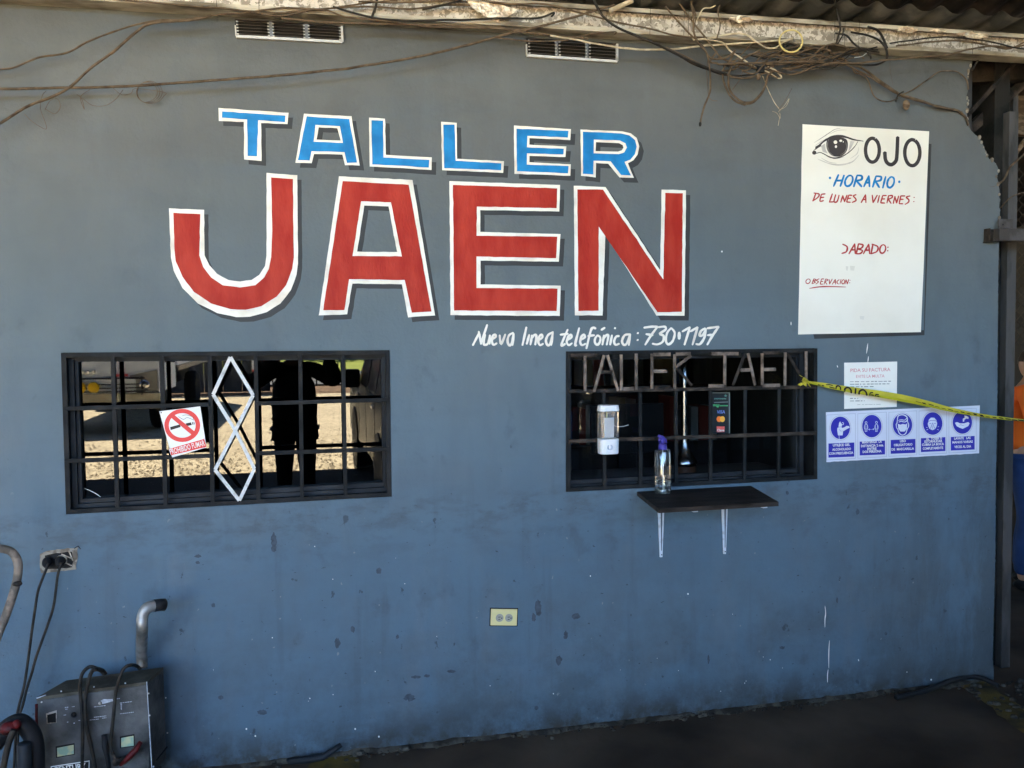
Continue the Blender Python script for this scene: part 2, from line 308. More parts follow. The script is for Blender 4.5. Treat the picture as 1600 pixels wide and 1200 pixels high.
def milky(name, tint, milk, fac=.12, rough=.1):
    m = clear_plastic(name, tint, rough=rough, fac=fac); T = m.node_tree; L = T.links
    o = [n for n in T.nodes if n.type == 'OUTPUT_MATERIAL'][0]; src = o.inputs[0].links[0].from_socket
    d = ND(m, 'ShaderNodeBsdfDiffuse'); d.inputs[0].default_value = (.7, .7, .7, 1)
    x = ND(m, 'ShaderNodeMixShader'); x.inputs[0].default_value = milk
    L.new(src, x.inputs[1]); L.new(d.outputs[0], x.inputs[2]); L.new(x.outputs[0], o.inputs[0]); return m
MT = dict(
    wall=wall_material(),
    raw=two_tone('broken_plaster', (.30,.27,.22), (.16,.13,.10), .9, scale=30, bump=.6),
    white=two_tone('white_sign_paint', (.66,.61,.53), (.82,.79,.71), .5, scale=9, lo=.34, hi=.5, bump=.15, bscale=110),
    board=two_tone('white_board_paint', (.84,.81,.72), (.74,.70,.60), .5, scale=2.2, lo=.45, hi=.75, bump=.05),
    red=two_tone('red_sign_paint', (.345,.021,.012), (.43,.040,.022), .5, scale=9, lo=.38, hi=.62, bump=.2, bscale=60, stretch=(1.6,1,.6), spec=.12),
    blue=two_tone('blue_sign_paint', (.006,.16,.42), (.014,.235,.56), .5, scale=12, lo=.36, hi=.62, bump=.12, bscale=60),
    shade=mat('dark_grey_sign_paint', (.042,.044,.046), .55, var=.15, scale=10),
    char=mat('charcoal_sign_paint', (.05,.043,.043), .55, var=.1),
    g1=mat('grey_brush_paint', (.22,.20,.18), .6, var=.3, scale=40),
    g2=mat('pale_brush_paint', (.52,.49,.44), .6, var=.15, scale=40),
    bar=two_tone('dark_grille_paint', (.008,.009,.010), (.022,.022,.022), .7, 0, scale=14, lo=.42, hi=.70, bump=.25),
    rust=two_tone('bare_rusty_steel', (.085,.065,.052), (.30,.225,.175), .6, .2, scale=22, lo=.38, hi=.66, bump=.5, bscale=70),
    rustd=two_tone('dark_rusty_steel', (.014,.013,.012), (.09,.065,.05), .6, .35, scale=16, lo=.40, hi=.72, bump=.5, bscale=70),
    alu=two_tone('dark_window_frame', (.009,.011,.014), (.022,.026,.031), .6, .0, scale=9, lo=.35, hi=.7, bump=.1),
    strip=two_tone('white_painted_strip', (.62,.63,.62), (.33,.31,.28), .5, scale=30, lo=.52, hi=.75, bump=.3),
    mirror=glass_film('reflective_window_film', .046, .12),
    tinted=glass_film('tinted_window_glass', .042, .8),
    galv=two_tone('galvanised_zinc', (.25,.215,.17), (.58,.52,.44), .5, .25, scale=72, lo=.3, hi=.7, bump=.12, vor=True),
    galvlip=two_tone('galvanised_zinc_lip', (.15,.125,.09), (.52,.47,.38), .55, .25, scale=14, lo=.35, hi=.6, bump=.3, stretch=(.4,1,1)),
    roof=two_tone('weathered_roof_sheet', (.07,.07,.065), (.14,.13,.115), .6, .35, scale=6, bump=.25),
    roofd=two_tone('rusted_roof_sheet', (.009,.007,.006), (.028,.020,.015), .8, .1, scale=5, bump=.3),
    foam=two_tone('crumpled_foil', (.55,.42,.30), (.85,.75,.6), .35, .6, scale=30, bump=1, bscale=60),
    chrome=mat('chrome', (.75,.75,.74), .16, 1, var=.1, scale=20),
    vent=mat('bright_aluminium', (.50,.48,.44), .45, .3, var=.1, scale=30),
    dark=mat('dark_void_metal', (.012,.012,.012), .7),
    cable=two_tone('dusty_brown_cable', (.055,.037,.024), (.155,.11,.07), .8, scale=30, lo=.3, hi=.7, bump=.3),
    cabled=two_tone('black_cable', (.012,.011,.010), (.05,.04,.03), .55, scale=20, lo=.4, hi=.75, bump=.15),
    cablel=two_tone('pale_cable', (.38,.31,.21), (.55,.47,.33), .6, scale=26, bump=.2),
    yellowc=mat('yellow_cable', (.62,.50,.20), .5),
    floor=two_tone('oily_concrete', (.036,.025,.016), (.125,.088,.058), .95, scale=1.6, lo=.35, hi=.78, bump=.35, bscale=14, detail=9),
    rubble=two_tone('broken_concrete', (.028,.024,.019), (.075,.066,.052), .95, scale=14, bump=.9, bscale=25),
    yline=two_tone('worn_yellow_line', (.030,.026,.018), (.15,.10,.022), .8, scale=9, lo=.35, hi=.6, bump=.3, detail=8),
    gravel=ground_material('pale_gravel', (.45,.37,.255), (.57,.475,.33), (.25,.20,.14), 2.5, .8, .02),
    dirt=mat('brown_dirt', (.16,.10,.06), .95, var=.4, scale=3),
    asphalt=mat('grey_asphalt', (.11,.11,.11), .9),
    grass=mat('dry_grass', (.22,.25,.05), .95, var=.35, scale=.8),
    leaf=mat('dark_leaves', (.045,.07,.02), .7, var=.5, scale=.8),
    leafy=mat('sunlit_leaves', (.16,.20,.03), .7, var=.5, scale=.8),
    bark=mat('bark', (.09,.065,.045), .9, bump=.5),
    paper=mat('white_paper', (.80,.79,.74), .6, var=.03),
    sheet=two_tone('bluish_white_sheet', (.66,.69,.78), (.60,.64,.74), .35, scale=5, lo=.4, hi=.7, bump=.25, bscale=5),
    navy=mat('navy_print', (.035,.035,.36), .4, var=.06),
    line=mat('thin_grey_print', (.33,.35,.45), .5, var=0),
    ink=mat('grey_ink', (.30,.30,.28), .6, var=0),
    inkp=mat('pink_ink', (.62,.25,.25), .6, var=0),
    inkpp=mat('pale_pink_ink', (.68,.50,.47), .6, var=0),
    sred=mat('red_print', (.72,.055,.05), .4, var=.04),
    swhite=mat('white_print', (.78,.77,.74), .4, var=.02),
    sblack=mat('black_print', (.015,.015,.015), .4, var=0),
    tape=mat('yellow_tape', (.50,.44,.045), .4, var=.12, scale=20),
    vblue=mat('blue_print', (.05,.11,.45), .4, var=0),
    vor=mat('orange_print', (.85,.20,.04), .4, var=0),
    vyel=mat('amber_print', (.85,.42,.06), .4, var=0),
    vred=mat('salmon_print', (.70,.12,.10), .4, var=0),
    vgreen=mat('green_print', (.07,.35,.14), .4, var=0),
    plas=mat('white_plastic', (.72,.73,.75), .3, var=.03),
    clear=milky('clear_plastic', (.95,.97,.97), .035, .12, .08),
    smoke=milky('scratched_clear_plastic', (.85,.85,.85), .10, .08, .2),
    purple=mat('purple_plastic', (.06,.045,.28), .3, var=.05),
    cream=mat('cream_plastic', (.66,.60,.30), .4, var=.08),
    grey=mat('grey_plastic', (.33,.32,.28), .4, var=.1),
    wood=two_tone('dark_wood_board', (.013,.009,.007), (.038,.028,.022), .6, scale=7, bump=.3, stretch=(1,4,4)),
    woodl=two_tone('dusty_timber', (.10,.065,.04), (.20,.14,.09), .9, scale=12, bump=.6, stretch=(1,1,3)),
    brk=two_tone('white_bracket_paint', (.60,.66,.74), (.30,.30,.28), .4, scale=26, lo=.55, hi=.75, bump=.2),
    case=two_tone('scuffed_dark_case', (.035,.036,.036), (.17,.17,.165), .6, .1, scale=8, lo=.38, hi=.75, bump=.25, detail=9),
    casetop=two_tone('dusty_case_top', (.055,.047,.033), (.10,.088,.064), .8, scale=9, bump=.2),
    rubber=mat('black_rubber', (.012,.012,.013), .6, var=.2),
    red2=two_tone('red_rubber', (.10,.008,.008), (.025,.006,.006), .5, scale=14, bump=.2),
    gauge=two_tone('yellowed_gauge', (.50,.50,.30), (.30,.42,.32), .25, scale=30, bump=0),
    pipe=two_tone('rusty_painted_pipe', (.13,.11,.09), (.25,.20,.16), .7, .2, scale=20, bump=.4),
    chan=two_tone('dusty_steel_channel', (.07,.06,.055), (.10,.09,.085), .7, .2, scale=12, bump=.3),
    post=two_tone('grey_steel_post', (.05,.05,.05), (.085,.082,.08), .6, .2, scale=10, bump=.3, stretch=(1,1,.3)),
    column=two_tone('black_steel_column', (.008,.009,.009), (.022,.021,.019), .6, .2, scale=6, bump=.2),
    mesh=mat('rusty_wire', (.07,.055,.04), .7, .4),
    backwall=two_tone('ochre_back_wall', (.20,.15,.085), (.27,.20,.12), .9, scale=2, bump=.3),
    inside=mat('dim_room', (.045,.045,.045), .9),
    skin=mat('skin', (.40,.22,.14), .5, var=.08), hair=mat('dark_hair', (.03,.018,.012), .6, var=.3, scale=40),
    orange=mat('orange_fabric', (.85,.15,.015), .85, var=.1, bump=.4, bscale=12), jeans=mat('blue_denim', (.022,.05,.14), .9, var=.25, bump=.3, bscale=14),
    black=mat('black_fabric', (.008,.008,.009), .95, var=.15), maskm=mat('pale_blue_mask', (.28,.52,.68), .8, var=.05),
    lensm=mat('phone_black', (.01,.01,.01), .3),
    truckw=mat('white_truck_paint', (.74,.81,.90), .4, .1, var=.04), truckc=two_tone('dusty_bumper', (.42,.39,.30), (.55,.52,.42), .6, scale=4, bump=.1),
    lampy=mat('yellow_lamp_glass', (.80,.52,.01), .15, var=.05), tyre=mat('tyre', (.012,.012,.012), .85),
    carp=mat('grey_green_car_paint', (.05,.055,.05), .35, .2, var=.1, scale=1.5), carglass=mat('car_glass', (.01,.012,.014), .25, var=0, spec=.1),
    carlight=mat('pale_car_trim', (.35,.45,.62), .2, .2, var=.1), gatem=mat('blue_grey_gate', (.035,.04,.05), .6, var=.2),
)

# flat work traced on a plane: pixel polygons, strokes and letters
def tri(pts2, holes=()):
    loops = [[Vector((p[0], p[1], 0)) for p in pts2]]+[[Vector((p[0], p[1], 0)) for p in h] for h in holes]
    flat = [p for l in loops for p in l]
    return flat, [tuple(t) for t in tessellate_polygon(loops)]
def wobble(pts, amp=.35, step=9):
    out = []
    for i, a in enumerate(pts):
        b = pts[(i+1) % len(pts)]; L = math.dist(a, b); n = max(1, int(L/step))
        for k in range(n):
            t = k/n; x = a[0]+(b[0]-a[0])*t; y = a[1]+(b[1]-a[1])*t
            q = amp if k else amp*.5
            out.append((x+noise.noise(Vector((x*.09, y*.09, 3)))*q*2, y+noise.noise(Vector((x*.09, y*.09, 9)))*q*2))
    return out
def flat(mb, pts, Y, holes=(), plane=None):
    fl, ts = tri(pts, holes); P = plane or (lambda x, y, d: W(x, y, d))
    vs = [P(p.x, p.y, Y) for p in fl]; fs = []
    for t in ts:
        a, b, c_ = (vs[i] for i in t)
        fs.append(t if (b-a).cross(c_-a).dot(CAM-a) > 0 else t[::-1])
    mb.add(vs, fs)
def disc(cx, cy_, rx, ry=None, n=28, a0=0): ry = ry or rx; return [(cx+rx*math.cos(2*math.pi*k/n+a0), cy_+ry*math.sin(2*math.pi*k/n+a0)) for k in range(n)]
_e = [0]
def stroke(mb, pts, wd, Y, taper=.75, k=5, plane=None, closed=False, wob=.12):
    p = smooth_pts([(a, b, 0) for a, b in pts], k) if len(pts) > 2 else [Vector((*pts[0], 0)).lerp(Vector((*pts[1], 0)), i/4) for i in range(5)]
    _e[0] = (_e[0]+1) % 12; Y = Y-.00006*_e[0]
    L = []; Rr = []; m = len(p)
    for i, q in enumerate(p):
        t = (p[min(i+1, m-1)]-p[max(i-1, 0)]); t = t.normalized() if t.length > 1e-6 else Vector((1, 0, 0))
        n_ = Vector((-t.y, t.x, 0)); u = i/(m-1)
        w_ = wd/2*(1 if closed else (taper+(1-taper)*math.sin(math.pi*min(1, max(0, u)))))*(1+noise.noise(q*.25)*wob*2)
        L.append(q+n_*w_); Rr.append(q-n_*w_)
    P = plane or (lambda x, y, d: W(x, y, d))
    if not closed:
        t = (p[-1]-p[-2]).normalized(); L.append(p[-1]+t*wd*.3); Rr.append(p[-1]+t*wd*.3)
        t = (p[0]-p[1]).normalized(); L.insert(0, p[0]+t*wd*.3); Rr.insert(0, p[0]+t*wd*.3)
    vs = [P(a.x, a.y, Y) for a in L]+[P(a.x, a.y, Y) for a in Rr]; n = len(L)
    fs = []
    for i in range(n-1):
        a, b, c_, d = i, i+1, n+i+1, n+i
        q = (a, b, c_, d)
        nn = (vs[c_]-vs[a]).cross(vs[d]-vs[b])
        fs.append(q if nn.dot(CAM-vs[a]) > 0 else q[::-1])
    mb.add(vs, fs)
def ell(cx, cy_, rx, ry, sl=0, n=14): return [(cx+rx*math.cos(t)-sl*ry*math.sin(t), cy_+ry*math.sin(t)) for t in [2*math.pi*k/n-1.2 for k in range(n+1)]]
def words(mb, txt, p0, p1, h, Y, bold=.0, shear=0, plane=None):
    cu = bpy.data.curves.new('t', 'FONT'); cu.body = txt; cu.offset = bold; cu.resolution_u = 2
    o = bpy.data.objects.new('t', cu); scene.collection.objects.link(o)
    dg = bpy.context.evaluated_depsgraph_get(); me = o.evaluated_get(dg).to_mesh()
    vs = [v.co.copy() for v in me.vertices]; fs = [tuple(p.vertices) for p in me.polygons]
    bpy.data.objects.remove(o); bpy.data.curves.remove(cu)
    x0 = min(v.x for v in vs); x1 = max(v.x for v in vs); y0 = 0; y1 = .70
    dx = (p1[0]-p0[0], p1[1]-p0[1]); P = plane or (lambda x, y, d: W(x, y, d)); out = []
    ln = math.hypot(*dx); up = (dx[1]/ln, -dx[0]/ln)
    for v in vs:
        a = (v.x-x0)/(x1-x0); b = (v.y-y0)/(y1-y0)*h
        out.append(P(p0[0]+dx[0]*a+up[0]*b+shear*b*dx[0]/ln, p0[1]+dx[1]*a+up[1]*b+shear*b*dx[1]/ln, Y))
    ff = []
    for f in fs:
        n_ = (out[f[1]]-out[f[0]]).cross(out[f[2]]-out[f[0]])
        ff.append(f if n_.dot(CAM-out[f[0]]) > 0 else f[::-1])
    mb.add(out, ff)
def Z(sc_, ox, oy): return lambda pts: [(a/sc_+ox, b/sc_+oy) for a, b in pts]

# ------------------------------------------------------------------ ground
def slab(name, x0, x1, y0, y1, z, m, kind='structure', th=None):
    mb = MB()
    if th: mb.box((x0, y0, z-th), (x1, y1, z))
    else: mb.add([(x0,y0,z),(x1,y0,z),(x1,y1,z),(x0,y1,z)], [(0,1,2,3)])
    return mb.build(name, m, kind=kind)
slab('ground', -400, 400, -400, 400, -.03, MT['gravel'])
slab('floor', -9, 9, -6.9, 14, -.01, MT['floor'])
slab('dirt_verge', -60, 30, -22.5, -19.2, -.022, MT['dirt'])
slab('road', -120, 120, -30, -22.5, -.018, MT['asphalt'])
slab('grass_verge', -120, 120, -90, -30, -.014, MT['grass'])
mb = MB()
for i in range(2600):
    x = random.uniform(-5, 1.2); y = -6.0-abs(random.gauss(0, 2.0)); r_ = random.uniform(.008, .028)
    p = Vector((x, y, -.03+r_*.3)); a = random.random()*6
    vs = [p+Vector((math.cos(a+k*1.57)*r_*random.uniform(.7, 1.2), math.sin(a+k*1.57)*r_*random.uniform(.7, 1.2), 0)) for k in range(4)]+[p+Vector((0, 0, r_*.7))]
    mb.add(vs, [(0,1,4),(1,2,4),(2,3,4),(3,0,4)])
mb.build('gravel', mat('loose_stones', (.40,.33,.24), .95, var=.5, scale=25), kind='stuff')
# yellow floor lines and rubble along the wall foot
mb = MB()
for P_ in (((482,1196),(492,1184),(545,1177),(562,1186),(560,1215),(470,1222)), ((1495,1066),(1530,1060),(1600,1105),(1650,1150),(1650,1180),(1590,1140),(1530,1092))):
    q = wobble([p for p in P_], 2.2, 12); fl, ts = tri(q); mb.add([WZ(p.x, p.y, -.006) for p in fl], ts)
mb.build('yellow_floor_line', MT['yline'], kind='structure')
mb = MB()
for i in range(420):
    t = random.random(); x = -1.4+t*4.7; big = random.random() > .93
    if random.random() < .25: x = random.uniform(2.9, 3.6)
    r_ = random.uniform(.003, .010)*(1.8 if big else 1); y = -abs(random.gauss(0, .022))-.004
    if x > 2.9: y = random.uniform(-.5, 0.0)-.0; r_ *= 1.7
    mb.sphere((x, y, -.008+r_*.3), (r_*random.uniform(.8,1.6), r_, r_*random.uniform(.5,.9)), 6, 4)
mb.build('rubble', MT['rubble'], kind='stuff')
mb = MB(); n = 330; vs = []; fs = []      # uneven mortar fillet where wall meets floor
for i in range(n+1):
    x = -2.4+5.5*i/n; h = .004+.014*noise.noise(Vector((x*5, 1, 0)))+.010*noise.noise(Vector((x*23, 4, 0))); d = .018+.03*noise.noise(Vector((x*6, 9, 0)))
    vs += [(x, -.001, max(.004, h)), (x, -d*.5, max(.003, h)*.5), (x, -d, -.012)]
for i in range(n):
    for k in range(2): fs.append((i*3+k, i*3+k+1, (i+1)*3+k+1, (i+1)*3+k))
mb.add(vs, fs); mb.build('mortar_fillet', MT['rubble'], kind='structure', smooth=True)

# ------------------------------------------------------------------ the wall
LW = [(95,551),(609,547),(612,776),(103,804)]
RW = [(884,549),(1277,544),(1277,749),(884,769)]
HOLE = [[W(*p) for p in q] for q in (LW, RW)]
zt = 3.06
edge_px = [(1519,88),(1519,98),(1515,108),(1512,125),(1513,140),(1510,150),(1514,157),(1512,165),(1511,182),(1513,190),(1515,200),(1521,208),(1530,214),(1536,226),(1541,238),(1545,248),(1551,250),(1558,259),(1561,266),(1559,276),(1560,287),(1562,292),(1562,340),(1560,420),(1559,520),(1558,640),(1556,760),(1555,880),(1553,950),(1552,1000),(1551,1030),(1553,1050)]
edge = []
for i in range(len(edge_px)-1):
    a, b = edge_px[i], edge_px[i+1]; n = max(1, int(math.dist(a, b)/4))
    am = 1.1 if a[1] < 300 else .45
    for k in range(n):
        t = k/n; x = a[0]+(b[0]-a[0])*t; y = a[1]+(b[1]-a[1])*t
        p = W(x+noise.noise(Vector((y*.31, 2, 1)))*am*2, y); edge.append((p.x, p.z))
ex = edge[0][0]
outer = [(-2.6, -.03), (-2.6, zt), (ex, zt)]+edge+[(W(1553,1050).x, -.03)]
holes = [[(p.x, p.z) for p in q] for q in HOLE]
fl, ts = tri(outer, holes)
wall = MB(); nv = len(fl); TH = .15
vs = [Vector((p.x, 0, p.y)) for p in fl]+[Vector((p.x, TH, p.y)) for p in fl]
fs = []
for t in ts:
    a, b, c_ = (vs[i] for i in t); f = t if (b-a).cross(c_-a).y < 0 else t[::-1]
    fs.append(f); fs.append(tuple(i+nv for i in f[::-1]))
k0 = 0
for L_ in [outer]+holes:
    n = len(L_)
    for i in range(n):
        a, b = k0+i, k0+(i+1) % n; fs.append((a, b, b+nv, a+nv))
    k0 += n
wall.add(vs, fs)
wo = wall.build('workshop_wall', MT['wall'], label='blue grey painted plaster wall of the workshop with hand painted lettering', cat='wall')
bm = bmesh.new(); bm.from_mesh(wo.data); bmesh.ops.recalc_face_normals(bm, faces=bm.faces); bm.to_mesh(wo.data); bm.free()
# pale broken plaster along the ragged corner
mb = MB()
for i, (x, z_) in enumerate(edge):
    if z_ > 2.15 and random.random() < .8:
        r_ = random.uniform(.003, .009); mb.sphere((x-.003, random.uniform(-.003, .02), z_+random.uniform(-.004,.004)), (r_, r_, r_*1.4), 6, 4)
mb.build('broken_plaster_edge', MT['raw'], wo, kind='stuff')

A = Z(3.3326, 240, 150); B = Z(3.077, 660, 170)
LET = [
 ('T', 'blue', A, [(338,62),(703,88),(698,146),(560,141),(562,338),(472,330),(470,135),(340,130)], [], [(357,80),(687,102),(684,136),(545,126),(538,314),(490,312),(487,123),(356,112)], []),
 ('A', 'blue', A, [(783,92),(1030,105),(1073,362),(997,360),(983,305),(835,302),(823,350),(738,348)], [[(860,163),(957,168),(975,232),(848,227)]], [(797,106),(1019,120),(1059,346),(1007,348),(994,292),(822,288),(812,336),(752,334)], [[(842,150),(970,157),(986,244),(833,238)]]),
 ('L', 'blue', A, [(1122,112),(1205,118),(1209,306),(1448,320),(1447,385),(1125,367)], [], [(1134,126),(1195,128),(1197,320),(1435,333),(1433,372),(1138,356)], []),
 ('L', 'blue', B, [(90,62),(165,68),(167,240),(392,252),(388,308),(95,295)], [], [(100,75),(155,76),(160,250),(380,262),(378,295),(105,285)], []),
 ('E', 'blue', B, [(440,80),(714,98),(711,150),(515,141),(514,172),(692,181),(688,232),(515,226),(514,257),(713,267),(711,322),(443,313)], [], [(452,95),(702,107),(699,138),(505,130),(503,185),(680,192),(678,220),(503,214),(502,268),(703,275),(700,310),(455,300)], []),
 ('R', 'blue', B, [(760,100),(960,108),(1002,118),(1030,140),(1043,180),(1035,220),(1015,248),(988,262),(1017,332),(948,330),(893,264),(835,261),(833,330),(763,322)], [[(835,160),(945,165),(963,175),(966,188),(958,200),(940,206),(833,203)]], [(772,110),(955,118),(995,128),(1022,150),(1031,182),(1022,218),(1000,245),(972,255),(1003,320),(955,318),(905,252),(823,250),(822,315),(772,312)], [[(825,148),(950,152),(976,166),(983,186),(970,210),(945,218),(823,214)]]),
 ('J', 'red', A, [(588,400),(748,412),(752,870),(745,930),(715,1010),(660,1080),(590,1125),(500,1150),(430,1152),(330,1130),(230,1080),(150,1000),(105,910),(90,840),(80,585),(263,592),(265,830),(290,880),(330,925),(390,958),(450,966),(510,958),(550,932),(580,885),(588,830)], [], [(612,424),(725,432),(730,840),(722,900),(690,985),(640,1045),(560,1095),(480,1113),(400,1110),(300,1080),(210,1020),(150,940),(115,860),(108,800),(103,608),(243,615),(238,830),(258,890),(300,945),(360,985),(450,997),(530,985),(575,945),(600,900),(612,840),(618,700)], []),
 ('A', 'red', A, [(965,418),(1348,437),(1466,1143),(1325,1153),(1293,980),(1035,977),(1008,1137),(860,1143)], [[(1097,570),(1223,575),(1268,812),(1060,810)]], [(985,443),(1328,462),(1447,1122),(1345,1128),(1307,958),(1018,954),(993,1115),(883,1115)], [[(1080,548),(1236,553),(1292,835),(1036,833)]]),
 ('E', 'red', B, [(130,348),(662,366),(658,494),(278,487),(278,592),(664,602),(656,735),(280,730),(280,844),(665,850),(660,996),(135,992)], [], [(147,366),(648,382),(645,478),(262,470),(260,610),(648,615),(643,718),(260,710),(260,862),(650,864),(645,972),(152,970)], []),
 ('N', 'red', B, [(728,370),(880,376),(1143,775),(1150,388),(1268,392),(1260,995),(1125,994),(880,604),(866,994),(733,993)], [], [(745,388),(868,388),(1158,820),(1168,404),(1252,406),(1247,976),(1130,978),(848,566),(847,970),(750,972)], []),
]
for ch, colr, TR, o_, oh, f_, fh in LET:
    sh = (7, 7.6) if colr == 'blue' else (6.6, 7.4)
    o2 = wobble(TR(o_)); oh2 = [wobble(TR(h)) for h in oh]; f2 = wobble(TR(f_)); fh2 = [wobble(TR(h)) for h in fh]
    mb = MB(); flat(mb, o2, -.0012, oh2)
    lo = mb.build('painted_letter', MT['white'], wo, label='%s letter %s with white outline and dark grey drop shadow' % (colr, ch))
    mb = MB(); flat(mb, f2, -.0018, fh2); mb.build('letter_fill', MT[colr], lo)
    mb = MB(); flat(mb, [(x+sh[0], y+sh[1]) for x, y in o2], -.0006, [[(x+sh[0], y+sh[1]) for x, y in h] for h in oh2]); mb.build('drop_shadow', MT['shade'], lo)

# phone line
S = Z(4, 730, 500); mb = MB()
PH = [[(35,158),(75,80)],[(72,72),(88,150)],[(85,150),(125,30)],[(112,90),(103,145),(112,155),(130,145),(142,95)],[(142,95),(140,150)],
[(158,120),(178,105),(175,92),(160,100),(155,135),(165,155),(185,145)],[(203,95),(212,150),(238,90)],[(288,80),(262,95),(252,130),(262,158),(278,145),(290,85)],[(290,85),(283,158)],
[(370,45),(345,158)],[(388,92),(372,150)],[(405,95),(395,155)],[(398,125),(418,95),(432,100),(425,155)],[(448,125),(470,108),(465,92),(450,105),(444,135),(455,157),(475,148)],
[(537,75),(505,95),(492,130),(503,157),(520,145),(535,78)],[(535,78),(525,158)],[(628,60),(590,150),(600,157),(612,148)],[(582,92),(630,86)],
[(628,125),(652,108),(648,92),(632,105),(622,138),(635,157),(655,145)],[(700,50),(675,150),(684,157)],[(710,125),(735,108),(730,92),(714,105),(706,138),(718,157),(740,148)],
[(803,54),(788,48),(772,68),(745,178)],[(755,100),(795,95)],[(815,95),(800,115),(798,140),(812,155),(828,140),(832,110),(815,95)],[(838,62),(860,48)],
[(855,95),(845,155)],[(850,120),(870,95),(882,100),(872,155)],[(905,95),(893,155)],[(921,52),(927,50)],[(950,100),(930,105),(918,135),(928,155),(950,148)],
[(1018,90),(985,95),(968,130),(978,155),(998,145),(1018,88)],[(1018,88),(1010,158)],[(1065,80),(1068,84)],[(1064,123),(1067,127)],
[(1105,48),(1150,42),(1190,42)],[(1188,44),(1150,95),(1112,155)],[(1118,88),(1160,95)],[(1195,45),(1235,42),(1240,60),(1205,85),(1228,100),(1222,135),(1190,152),(1158,148)],
[(1275,50),(1250,80),(1242,130),(1258,152),(1285,130),(1297,80),(1275,50)],[(1325,78),(1325,118)],[(1345,72),(1392,45)],[(1392,45),(1358,155)],[(1395,72),(1440,45)],[(1440,45),(1408,155)],
[(1488,52),(1462,68),(1452,95),(1470,95),(1492,58)],[(1492,55),(1482,110),(1455,150),(1430,150)],[(1500,52),(1572,42)],[(1572,42),(1535,95),(1500,155)],[(1502,95),(1542,92)]]
for s_ in PH:
    wd = 3.9
    if s_ in ([(1325,78),(1325,118)],): wd = 5.2
    stroke(mb, S(s_), wd, -.0012)
mb.build('painted_phone_line', MT['white'], wo, label='white brush lettering with the phone number')

# painted opening hours panel
P1 = Z(3.334, 1220, 180)
mb = MB(); flat(mb, wobble(P1([(113,47),(773,84),(730,1130),(90,1142)]), .2, 30), -.0012)
bo = mb.build('painted_notice_panel', MT['board'], wo, label='white painted opening hours panel headed by an eye')
mb = MB(); flat(mb, P1([(165,1120),(745,1120),(770,148),(785,150),(748,1146),(175,1165)]), -.0006); mb.build('drop_shadow', MT['shade'], bo)
E7 = Z(7.619, 1250, 190); Yb = -.0018
mb = MB()
stroke(mb, E7(ell(862,340,82,142)), 42/7.62, Yb, closed=True, wob=.03); stroke(mb, E7([(1163,185),(1152,420),(1133,480),(1090,512),(1045,497),(1017,450),(1010,365)]), 45/7.62, Yb, .95, wob=.03)
stroke(mb, E7(ell(1337,370,90,155)), 42/7.62, Yb, closed=True, wob=.03)
mb.build('lettering', MT['char'], bo, label='bold charcoal word beside the eye')
mb = MB()
for s_ in ([(458,632),(400,770)],[(525,638),(480,770)],[(420,705),(505,700)],ell(582,705,44,64,.25),[(680,640),(640,775)],[(680,640),(735,648),(730,690),(660,705)],[(672,705),(735,775)],[(760,775),(820,645)],[(820,645),(828,775)],[(785,728),(825,726)],
           [(905,650),(865,780)],[(905,650),(965,658),(955,700),(885,712)],[(900,712),(945,785)],[(1020,655),(985,790)],ell(1080,722,40,64,.2)): stroke(mb, E7(s_), 3.4, Yb)
for d in ((357,670),(1182,716)): flat(mb, E7(disc(*d, 14, 16, 12)), Yb)
mb.build('lettering', MT['blue'], bo, label='blue word for opening times')
mb = MB()
for s_ in ([(190,850),(155,945)],[(165,850),(225,862),(215,900),(150,945)],[(255,865),(238,945),(280,940)],[(255,865),(300,860)],[(245,905),(285,900)],[(385,860),(350,960)],[(350,958),(400,955)],[(425,870),(405,945),(420,960),(445,945),(465,875)],
    [(485,960),(510,880)],[(510,880),(530,955)],[(530,955),(560,875)],[(580,875),(555,955)],[(555,957),(600,960)],[(580,875),(620,878)],[(570,915),(605,912)],[(668,870),(635,885),(660,915),(665,940),(620,962)],
    [(728,965),(780,870)],[(780,870),(785,965)],[(745,928),(785,926)],[(860,875),(870,965)],[(870,965),(920,875)],[(945,880),(925,965)],[(985,880),(960,965)],[(960,967),(1010,970)],[(985,880),(1028,880)],[(972,922),(1010,920)],
    [(1055,880),(1035,970)],[(1050,885),(1095,880),(1095,905),(1050,925)],[(1052,925),(1085,975)],[(1110,975),(1130,890)],[(1130,890),(1150,970)],[(1150,970),(1175,885)],[(1200,885),(1180,975)],[(1180,977),(1225,978)],[(1200,885),(1250,885)],[(1190,925),(1230,925)],
    [(1310,885),(1265,900),(1295,930),(1290,960),(1250,985)],[(1357,901),(1360,905)],[(1354,950),(1357,954)]): stroke(mb, E7(s_), 2.35, Yb)
for s_ in ([(322,672),(345,685),(342,710),(318,720)],[(355,722),(385,670)],[(385,670),(388,722)],[(365,702),(388,701)],[(405,670),(393,722)],[(405,670),(428,676),(420,692),(398,697)],[(398,697),(425,705),(415,720),(393,722)],
    [(430,722),(458,672)],[(458,672),(463,722)],[(440,703),(463,703)],[(480,672),(470,722)],[(475,672),(505,685),(500,710),(468,722)],ell(531,697,15,22,.15),[(557,687),(559,689)],[(556,705),(558,707)]): stroke(mb, P1(s_), 2.7, Yb)
